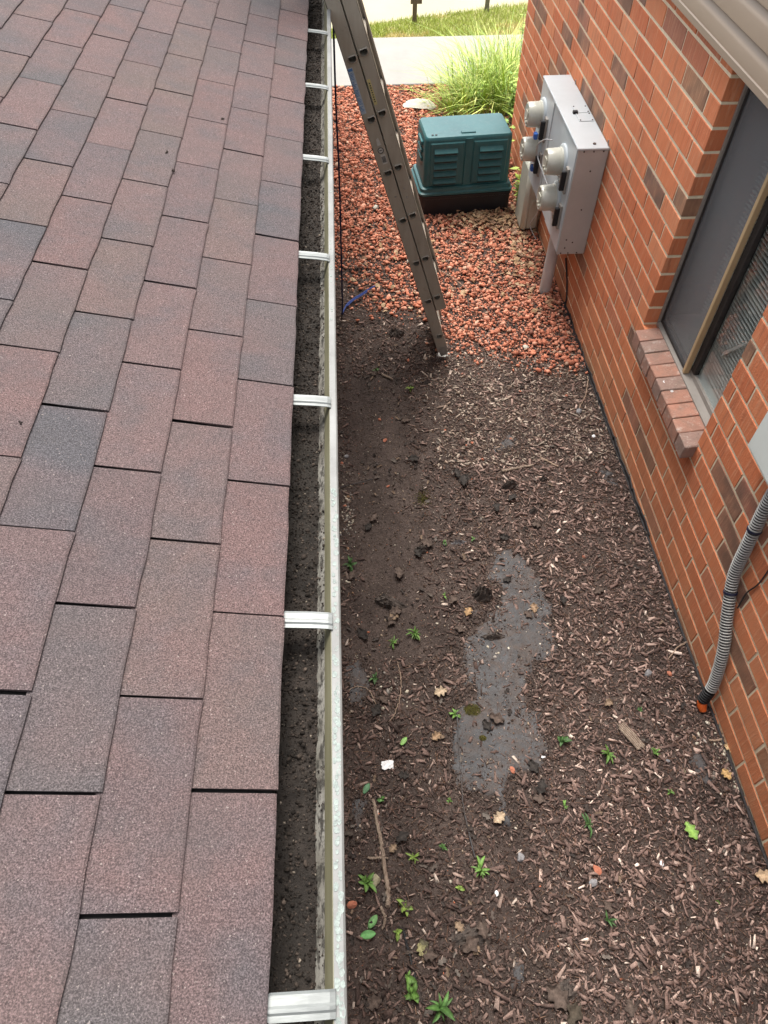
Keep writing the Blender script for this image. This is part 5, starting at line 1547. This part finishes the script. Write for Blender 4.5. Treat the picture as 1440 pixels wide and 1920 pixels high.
# stones, litter, wood
def stone_obj(name, P, sx, sy, sz, mat, seed, label, cat, group=None, sub=1):
    rr = np.random.default_rng(seed)
    import bmesh
    bm = bmesh.new()
    bmesh.ops.create_icosphere(bm, subdivisions=sub + 1, radius=1.0)
    ang_ = rr.uniform(0, 6.28)
    planes = [(rr.normal(size=3), rr.uniform(.55, .95)) for _ in range(9)]
    for v in bm.verts:
        c = np.array(v.co)
        for nrm, d in planes:
            nn = nrm / np.linalg.norm(nrm); t = c @ nn
            if t > d: c = c - nn * (t - d)
        x, y, z = c[0] * sx, c[1] * sy, c[2] * sz
        v.co = (x * math.cos(ang_) - y * math.sin(ang_), x * math.sin(ang_) + y * math.cos(ang_), z)
    me = bpy.data.meshes.new(name); bm.to_mesh(me); bm.free(); me.materials.append(mat)
    return tag(link_obj(name, me, None, P), label, cat, group)
REDS = [(722, 826, .017, 'flat orange-red stone alone on bare soil under the gutter'), (906, 861, .014, 'red stone beside the torn grey fabric scrap'), (960, 1444, .019, 'orange-red stone lying on the dark landscape fabric'), (1120, 1631, .024, 'large orange-red stone alone in the near mulch'), (660, 1697, .022, 'orange-red stone beside the leafy weed by the stick'),
        (1255, 1264, .017, 'red stone in mulch left of the ribbed conduit'), (712, 785, .013, 'small red stone on bare soil above the flat red stone'), (641, 868, .012, 'red stone half under the gutter lip, upper'), (646, 948, .012, 'red stone half under the gutter lip, lower'), (835, 808, .012, 'red stone at the edge of the bare soil'), (885, 830, .013, 'red stone just left of the torn fabric scrap'),
        (1095, 1045, .014, 'red stone in mulch right of the fabric patch'), (728, 912, .012, 'small dull red stone below the flat red stone'), (958, 822, .013, 'orange-red stone resting on the torn fabric scrap'), (875, 835, .011, 'small red stone in pale chips'), (1062, 742, .012, 'small orange stone near the wall below the rock edge'), (975, 733, .013, 'orange stone in pale chips below the rock bed edge')]
for i, (px, py, s_, lb) in enumerate(REDS):
    stone_obj('red_stone', on_bed(px, py, s_ * .35), s_, s_ * .75, s_ * .5, M['redstone'], 200 + i, lb, 'stone', 'stray red stones')
for i, (px, py, s_, mt, lb) in enumerate(((705, 1650, .030, 'tanstone', 'flat greenish tan stone beside the leafy weed'), (1251, 1428, .013, 'greystone', 'round pale grey pebble in the mulch beside a weed'), (1281, 1447, .010, 'tanstone', 'small yellowish pebble near the round grey pebble'), (1085, 771, .026, 'greystone', 'dark grey stone near the wall foot'), (1215, 1262, .024, 'greystone', 'smooth dark grey stone left of the conduit'),
                                             (1113, 818, .016, 'litter', 'white stone chip in mulch near the wall'), (1018, 1380 + 38, .014, 'litter', 'white chip at the edge of the long fabric'), (1010, 1378, .012, 'greystone', 'pale oval pebble at the edge of the long fabric'), (930, 1676, .013, 'litter', 'small white chip near the mud lump'), (1240, 1619, .013, 'litter', 'white pebble beside a silvery wood chip'),
                                             (1113, 1655, .020, 'greystone', 'dark pebble just below the large red stone'), (975, 1608, .022, 'greystone', 'black glossy lump in mulch right of the green tuft'), (650, 855, .017, 'greystone', 'grey pebble half under the gutter lip'))):
    stone_obj('pebble', on_bed(px, py, s_ * .3), s_, s_ * .8, s_ * .55, M[mt], 300 + i, lb, 'stone')
P = on_bed(787, 202); 
o = stone_obj('flagstone', (P[0], P[1], P[2] + .02), .19, .15, .045, M['stone'], 77, 'flat pale flagstone beside the tall grass and green enclosure', 'stone', None, 2); o.rotation_euler = (0, 0, 1.1)
for i, (px, py, s_) in enumerate(((625 + 55, 0, 0), (705, 395, .035), (797, 428, .030), (768, 495, .030), (985, 655, .026))):
    if s_: stone_obj('pale_stone', on_bed(px, py, s_ * .4 + .012), s_, s_ * .8, s_ * .5, M['stone'], 400 + i, ('', 'cream stone on the red rocks left of the ladder', 'white stone in front of the black enclosure base', 'white scrap of stone against the ladder rail', 'white weathered lump at the rock bed edge')[i], 'stone')
# white litter scrap
P = on_bed(727, 1433, .012)
m = MB(); V = []; F = []
for i in range(5):
    for j in range(4):
        V.append((P[0] + (i - 2) * .0135 + random.uniform(-.003, .003), P[1] + (j - 1.5) * .012 + random.uniform(-.004, .004), P[2] + random.uniform(-.003, .004)))
for i in range(4):
    for j in range(3): F.append((i * 4 + j, i * 4 + j + 4, i * 4 + j + 5, i * 4 + j + 1))
m.add(V, F); o = m.build('litter_scrap', M['litter'], None, P); md = o.modifiers.new('t', 'SOLIDIFY'); md.thickness = .004
tag(o, 'crumpled white litter scrap on the mulch', 'litter')
# sticks
def stick(name, pts, r0, r1, mat, lb, cat='stick', jag=.0015, up=.008):
    P = [on_bed(*p, up + random.uniform(0, .004)) for p in pts]
    path = smooth_path(P, 10 * len(P))
    path = [p + RNG.normal(0, jag, 3) * (1, 1, .5) for p in path]
    m = MB(); m.tube(path, [r0 + (r1 - r0) * i / len(path) + random.uniform(-.1, .1) * r0 for i in range(len(path))], 8)
    return tag(m.build(name, mat, None, P[0], True), lb, cat)
stick('stick', [(700, 1497), (706, 1535), (714, 1575), (720, 1615), (727, 1665), (728, 1700)], .0075, .010, M['stick'], 'long weathered grey-brown stick lying near the gutter')
stick('stick', [(714, 1700), (722, 1720), (718, 1740)], .006, .004, M['stick'], 'short broken twig at the lower end of the long stick')
stick('stick', [(690, 1609), (708, 1607), (728, 1607)], .0050, .0042, M['stick'], 'short dark twig lying across the long stick')
stick('twig', [(745, 1240), (752, 1275), (750, 1310), (738, 1342), (728, 1352)], .0022, .0018, M['root'], 'thin pale curved twig under the paired feathery weeds', 'twig')
stick('twig', [(648, 1300), (668, 1287), (692, 1292), (708, 1325)], .0020, .0016, M['root'], 'thin arched twig over the small fabric patch', 'twig')
stick('twig', [(940, 885), (960, 880), (1000, 872)], .009, .006, M['stick'], 'grey splinter of wood below the torn fabric scrap', 'wood')
stick('twig', [(1013, 858), (1030, 867), (1047, 875)], .006, .005, M['root'], 'pale wood splinter right of the torn fabric scrap', 'wood')
stick('twig', [(1360, 1335), (1358, 1365), (1350, 1388), (1328, 1390)], .0050, .0042, M['root'], 'bent pale root below the orange conduit tip', 'root', .0008)
stick('twig', [(1288, 1205), (1270, 1215), (1252, 1237)], .0040, .003, M['root'], 'curved pale twig above the red stone by the wall', 'twig')
stick('twig', [(1103, 700), (1098, 740), (1085, 766)], .0040, .0030, M['root'], 'pale root beside the dark stone at the wall foot', 'root')
stick('twig', [(716, 702), (726, 708), (736, 713)], .008, .007, M['stick'], 'short brown wood splinter beside the blue-green weed', 'wood')
stick('twig', [(640, 915), (665, 905), (700, 895)], .003, .002, M['cable'], 'thin dark twig reaching out from under the gutter', 'twig')
stick('twig', [(790, 500), (840, 522), (875, 548)], .004, .003, M['root'], 'pale twig lying on red rocks right of the ladder', 'twig', .001, .03)
P0 = on_bed(1165, 1362, .010); P1 = on_bed(1200, 1402, .012)
m = MB(); d = (P1 - P0) / np.linalg.norm(P1 - P0); s_ = np.cross(d, (0, 0, 1))
for k in range(5):
    o_ = s_ * (k - 2) * .0085; e0 = random.uniform(-.012, .006); e1 = random.uniform(-.006, .012)
    m.tube([P0 + o_ + d * e0, (P0 + P1) / 2 + o_ + (0, 0, .003), P1 + o_ + d * e1], [.005, .0062, .0045], 6)
tag(m.build('wood_chunk', M['stick'], None, P0), 'weathered grey split wood chunk in the mulch', 'wood')
# rotten bark clumps
def clump(px, py, sx, sy, h, label, seed, mat='bark', rot=0.0):
    P = on_bed(px, py)
    rr = np.random.default_rng(seed)
    m = MB(); n1, n2 = 16, 12; V = []; F = []
    for i in range(n1):
        for j in range(n2):
            u, v_ = i / (n1 - 1) * 2 - 1, j / (n2 - 1) * 2 - 1
            e = max(0, 1 - (u * u + v_ * v_) ** .9 - .9 * abs(float(fbm(u * 2.2 + seed * 3, v_ * 2.2 + 7, 3)) - .42))
            x, y = u * sx * (1 + rr.normal(0, .08)), v_ * sy * (1 + rr.normal(0, .08))
            x, y = x * math.cos(rot) - y * math.sin(rot), x * math.sin(rot) + y * math.cos(rot)
            zz = -0.004 + 1.25 * h * e * (0.35 + 1.1 * float(fbm(u * 3 + seed, v_ * 3, 3))) + rr.normal(0, h * .10) * (e > 0) - .02 * (e <= 0)
            V.append((P[0] + x, P[1] + y, P[2] + zz))
    for i in range(n1 - 1):
        for j in range(n2 - 1): F.append((i * n2 + j, (i + 1) * n2 + j, (i + 1) * n2 + j + 1, i * n2 + j + 1))
    m.add(V, F)
    return tag(m.build('bark_clump', M[mat], None, P), label, 'bark')
clump(905, 1118, .060, .050, .085, 'crumpled heap of black rotten bark on the dark fabric', 1)
clump(925, 1195, .075, .022, .040, 'low ridge of dark bark across the dark fabric', 2)
clump(735, 1130, .10, .040, .045, 'flaky brown bark pile left of the fabric', 3, 'bark', -.5)
clump(955, 912, .060, .026, .060, 'curled dark bark piece below the grey splinter', 4, 'bark', .2)
clump(1018, 899, .034, .018, .036, 'small black bark lump right of the curled bark', 5)
clump(742, 630, .070, .040, .050, 'black rotten lump left of the ladder foot', 6)
clump(860, 1018, .055, .016, .028, 'grey curled bark strip between two tiny sprouts', 7, 'greystone', .1)
clump(895, 605, .034, .022, .040, 'black bark lump on the red rocks right of the ladder', 8)
clump(925, 612, .020, .018, .032, 'tiny black bark lump on the red rocks', 9)
clump(790, 1032, .045, .030, .045, 'black leafy lump above the grey-brown soil', 10)
clump(880, 1755, .090, .045, .030, 'flattened muddy brown lump in near mulch', 11)
clump(1000, 960, .034, .026, .045, 'dark knobbly lump below the small black bark', 12)
clump(715, 665, .022, .018, .030, 'small black lump near the gutter below the rocks', 13)
clump(800, 718, .030, .024, .034, 'black wet leaf lump beside the yellow-green weed', 14)
clump(940, 1050, .020, .016, .024, 'small dark pebble-like lump above the fabric', 15)
clump(985, 992, .024, .018, .026, 'dark lump in dense mulch right of centre', 16)
clump(1060, 1860, .060, .050, .030, 'dark crumbly lump at the front of the mulch', 17)
# moss
for i, (px, py, sx, sy, lb) in enumerate(((793, 935, .045, .085, 'yellow-green moss patch on the bare soil'), (886, 1333, .045, .035, 'round olive moss cushion on the dark fabric'), (905, 1385, .018, .014, 'tiny olive moss dot on the dark fabric'))):
    P = on_bed(px, py)
    m = MB(); rr = np.random.default_rng(i)
    for k in range(420 if i == 0 else 700 if i == 1 else 150):
        a, d = rr.uniform(0, 6.28), math.sqrt(rr.random()) if i else abs(rr.normal(0, .5))
        c = np.array([P[0] + math.cos(a) * d * sx, P[1] + math.sin(a) * d * sy, P[2] + .006 + .006 * (1 - min(1, d))]); e = rr.uniform(.002, .0045)
        c[2] = float(bed_h(c[0], c[1])) + .004 + (.010 if i else .001) * max(0, 1 - d * d) * 0.8
        m.add([c + e * np.array(w) for w in ((1, 0, 0), (-.5, .87, 0), (-.5, -.87, 0), (rr.normal(0, .4), rr.normal(0, .4), 1.2))], [(0, 1, 3), (1, 2, 3), (2, 0, 3)])
    tag(m.build('moss', M['moss'], None, P), lb, 'moss')
# dark crack: a black strip stands in for the shade in the gap
pts = [(757, 1745), (764, 1775), (772, 1805), (782, 1850)]
stick('crack_shade', pts, .0045, .006, M['black'], 'black strip painting the shade in the crack by the clover sprouts', 'edging', .001, .001)
pts = [(857, 1340), (860, 1400), (864, 1450), (868, 1510), (880, 1570), (890, 1610)]
stick('fabric_fold', pts, .0035, .003, M['fabric'], 'raised fold line along the long landscape fabric', 'fabric', .0006, .010)

# leaf litter heap in front of the green enclosure
n = 880
xs, ys, cs = [], [], []
m = MB()
for i in range(n):
    if i < 520:
        c = np.array([random.gauss(1.22, .15), random.gauss(5.68, .08)])
    elif i < 760: c = np.array([random.gauss(1.40, .10), random.gauss(5.25, .35)])
    else: c = np.array([random.uniform(0.0, 1.5), random.uniform(4.3, 5.7)])
    if c[0] > 1.57: continue
    z = float(bed_h(c[0], c[1])) + random.uniform(.012, .045 if i < 520 else .03)
    l = random.uniform(.012, .034); w = l * random.uniform(.35, .7); a = random.uniform(0, 6.28)
    u = np.array([math.cos(a), math.sin(a), random.uniform(-.5, .5)]) * l; v_ = np.array([-math.sin(a), math.cos(a), random.uniform(-.5, .5)]) * w
    col = random.choice(((.38, .25, .14), (.44, .31, .19), (.28, .16, .09), (.30, .17, .10), (.20, .12, .075)))
    P = np.array([c[0], c[1], z]); k = .35 * l
    m.add([P - u, P - u * .3 + v_ + (0, 0, k), P + u * .5 + v_ * .7, P + u, P + u * .4 - v_ + (0, 0, k * .6), P - u * .4 - v_ * .8], [(0, 1, 5), (1, 2, 4, 5), (2, 3, 4)], col)
tag(m.build('dry_leaf_litter', M['deadleaf']), kind='stuff')

# tall grass at the building corner
def tuft(P, n, h, spread, lean, cols, width=.004):
    m = MB(); rr = np.random.default_rng(int(abs(P[0] * 1000 + P[1] * 77)))
    for i in range(n):
        a = rr.uniform(0, 6.28); r = abs(rr.normal(0, spread * .35))
        b = np.array([P[0] + r * math.cos(a), P[1] + r * math.sin(a), P[2] - .01])
        hh = h * rr.choice((.45, .7, .9, 1.0, 1.15)) * rr.uniform(.8, 1.1); out = rr.uniform(.15, .85) * lean
        d = np.array([math.cos(a), math.sin(a), 0]); s_ = np.array([-math.sin(a), math.cos(a), 0]) * width * rr.uniform(.7, 1.3)
        c = np.array(cols[rr.integers(len(cols))]) * rr.uniform(.7, 1.25)
        pts = []
        for t in (0, .35, .7, 1.0):
            pts.append(b + d * out * hh * t ** 2 + np.array([0, 0, hh * (t - .25 * out * t * t)]))
        V = []
        for t, p in zip((1, .9, .6, .05), pts): V += [p - s_ * t, p + s_ * t]
        m.add(V, [(0, 1, 3, 2), (2, 3, 5, 4), (4, 5, 7, 6)], c)
    return m
GC1 = [(0.38, 0.50, 0.09), (0.48, 0.58, 0.12), (0.29, 0.42, 0.075), (0.60, 0.62, 0.20), (0.22, 0.34, 0.06)]
for i, (px, py, n, h, sp_, lb) in enumerate(((866, 208, 230, .34, .30, 'drooping grass tuft behind the flagstone'), (893, 200, 260, .50, .34, 'tall grass tuft above the green enclosure'), (925, 205, 260, .46, .32, 'grass tuft behind the right half of the green enclosure'), (948, 190, 240, .56, .34, 'tall grass tuft next to the brick corner'), (905, 172, 210, .54, .36, 'wispy tall grass tuft at the sidewalk edge'),
                                             (938, 160, 220, .60, .36, 'tallest grass tuft between the sidewalk and building end'), (965, 150, 200, .50, .34, 'grass tuft against the building end by the sidewalk'), (846, 214, 130, .22, .22, 'short drooping grass tuft beside the flagstone'), (868, 180, 120, .40, .40, 'thin sparse grass tuft left of the wispy one'))):
    P = on_bed(px, py)
    m = tuft(P, n, h, sp_ * 1.5, 1.4 + .5 * (i % 3), GC1, .0052)
    tag(m.build('grass_tuft', M['leafy'], None, P), lb, 'grass', 'tall grass by the building corner')
def leafy_plant(name, P, nst, h, ls, cols, lb, seed, lean=.3):
    rr = np.random.default_rng(seed)
    t = thing(name, tuple(P), lb, 'plant')
    st = MB(); lf = MB()
    for k in range(nst):
        a = rr.uniform(0, 6.28); hh = h * rr.uniform(.6, 1.1); d = np.array([math.cos(a), math.sin(a), 0]) * lean * hh * rr.uniform(.3, 1)
        pts = [P + d * s ** 2 + np.array([0, 0, hh * s]) for s in (0, .3, .6, 1)]
        st.tube(pts, [.004, .0035, .003, .0015], 5, True, (.14, .2, .06))
        for q in range(int(12 * hh / .3)):
            s = rr.uniform(.15, 1); b = P + d * s ** 2 + np.array([0, 0, hh * s]); a2 = rr.uniform(0, 6.28); l = ls * rr.uniform(.6, 1.2); w = l * .28
            u = np.array([math.cos(a2), math.sin(a2), rr.uniform(-.2, .5)]) * l; v_ = np.array([-math.sin(a2), math.cos(a2), rr.uniform(-.2, .2)]) * w
            c = np.array(cols[rr.integers(len(cols))]) * rr.uniform(.7, 1.25)
            lf.add([b, b + u * .4 + v_, b + u, b + u * .4 - v_], [(0, 1, 2), (0, 2, 3)], c)
    st.build('stem', M['leafy'], t); lf.build('foliage', M['leafy'], t)
GC2 = [(0.30, 0.46, 0.07), (0.20, 0.36, 0.06), (0.40, 0.54, 0.09)]
leafy_plant('weed_bush', on_bed(958, 232), 12, .45, .06, GC2, 'bushy broadleaf weed at the far brick corner', 1)
P = np.array([1.50, 6.72, GZ(6.7)]); leafy_plant('weed_bush', P, 9, .40, .07, GC2, 'leafy plant between the green enclosure and brick wall', 2)
P = np.array([1.74, 7.3, GZ(7.3)]); leafy_plant('weed_bush', P, 10, .55, .06, GC2, 'tall leafy weed hugging the building end', 3)
P = np.array([1.52, 5.98, GZ(6)]); leafy_plant('weed_bush', P, 6, .30, .08, GC2, 'leafy plant beside the grey-green service box', 4)
P = np.array([1.95, 8.6, GZ(8.6)]); leafy_plant('tall_weed', P, 2, 1.0, .05, GC2, 'single tall thin weed stalk beside the sidewalk', 5, .1)
for q_, (px, py) in enumerate(((895, 208), (930, 188), (955, 205))):
    leafy_plant('weed_bush', on_bed(px, py), 7, .30, .05, GC2, ('low leafy weed under the tall grass by the enclosure', 'leafy weed in the middle of the tall grass', 'leafy weed between tall grass and brick corner')[q_], 20 + q_)
leafy_plant('rock_sprout', on_bed(772, 178), 4, .10, .03, GC2, 'little sprout among red rocks by the sidewalk', 6)

# lawn strip
n = 26000
x = RNG.uniform(-1.9, 6.0, n); yl = lawn_far(x); y = 10.2 + (yl - 10.2) * RNG.random(n)
k = y > 10.15; x, y = x[k], y[k]; n = len(x)
h = RNG.uniform(.025, .075, n) * (0.6 + 0.9 * fbm(x * 2.2, y * 3, 3)); a = RNG.uniform(0, 6.28, n); w = .0055
dry = fbm(x * 1.1 + 4, y * 2.4 + 2, 3)
base = np.where((dry > .50)[:, None], np.array([[.66, .57, .26]]), np.array([[.44, .50, .13]])) * RNG.uniform(.7, 1.3, (n, 1))
V = np.zeros((n, 3, 3)); V[:, 0] = np.stack([x - w * np.cos(a), y - w * np.sin(a), np.full(n, -.202)], -1); V[:, 1] = np.stack([x + w * np.cos(a), y + w * np.sin(a), np.full(n, -.202)], -1)
V[:, 2] = np.stack([x + RNG.normal(0, .025, n), y + RNG.normal(0, .025, n), -.20 + h], -1)
tag(link_obj('lawn_grass', fast_mesh('lawn_grass', V.reshape(-1, 3), np.arange(3 * n).reshape(-1, 3), M['leafy'], np.repeat(base, 3, 0))), kind='stuff')
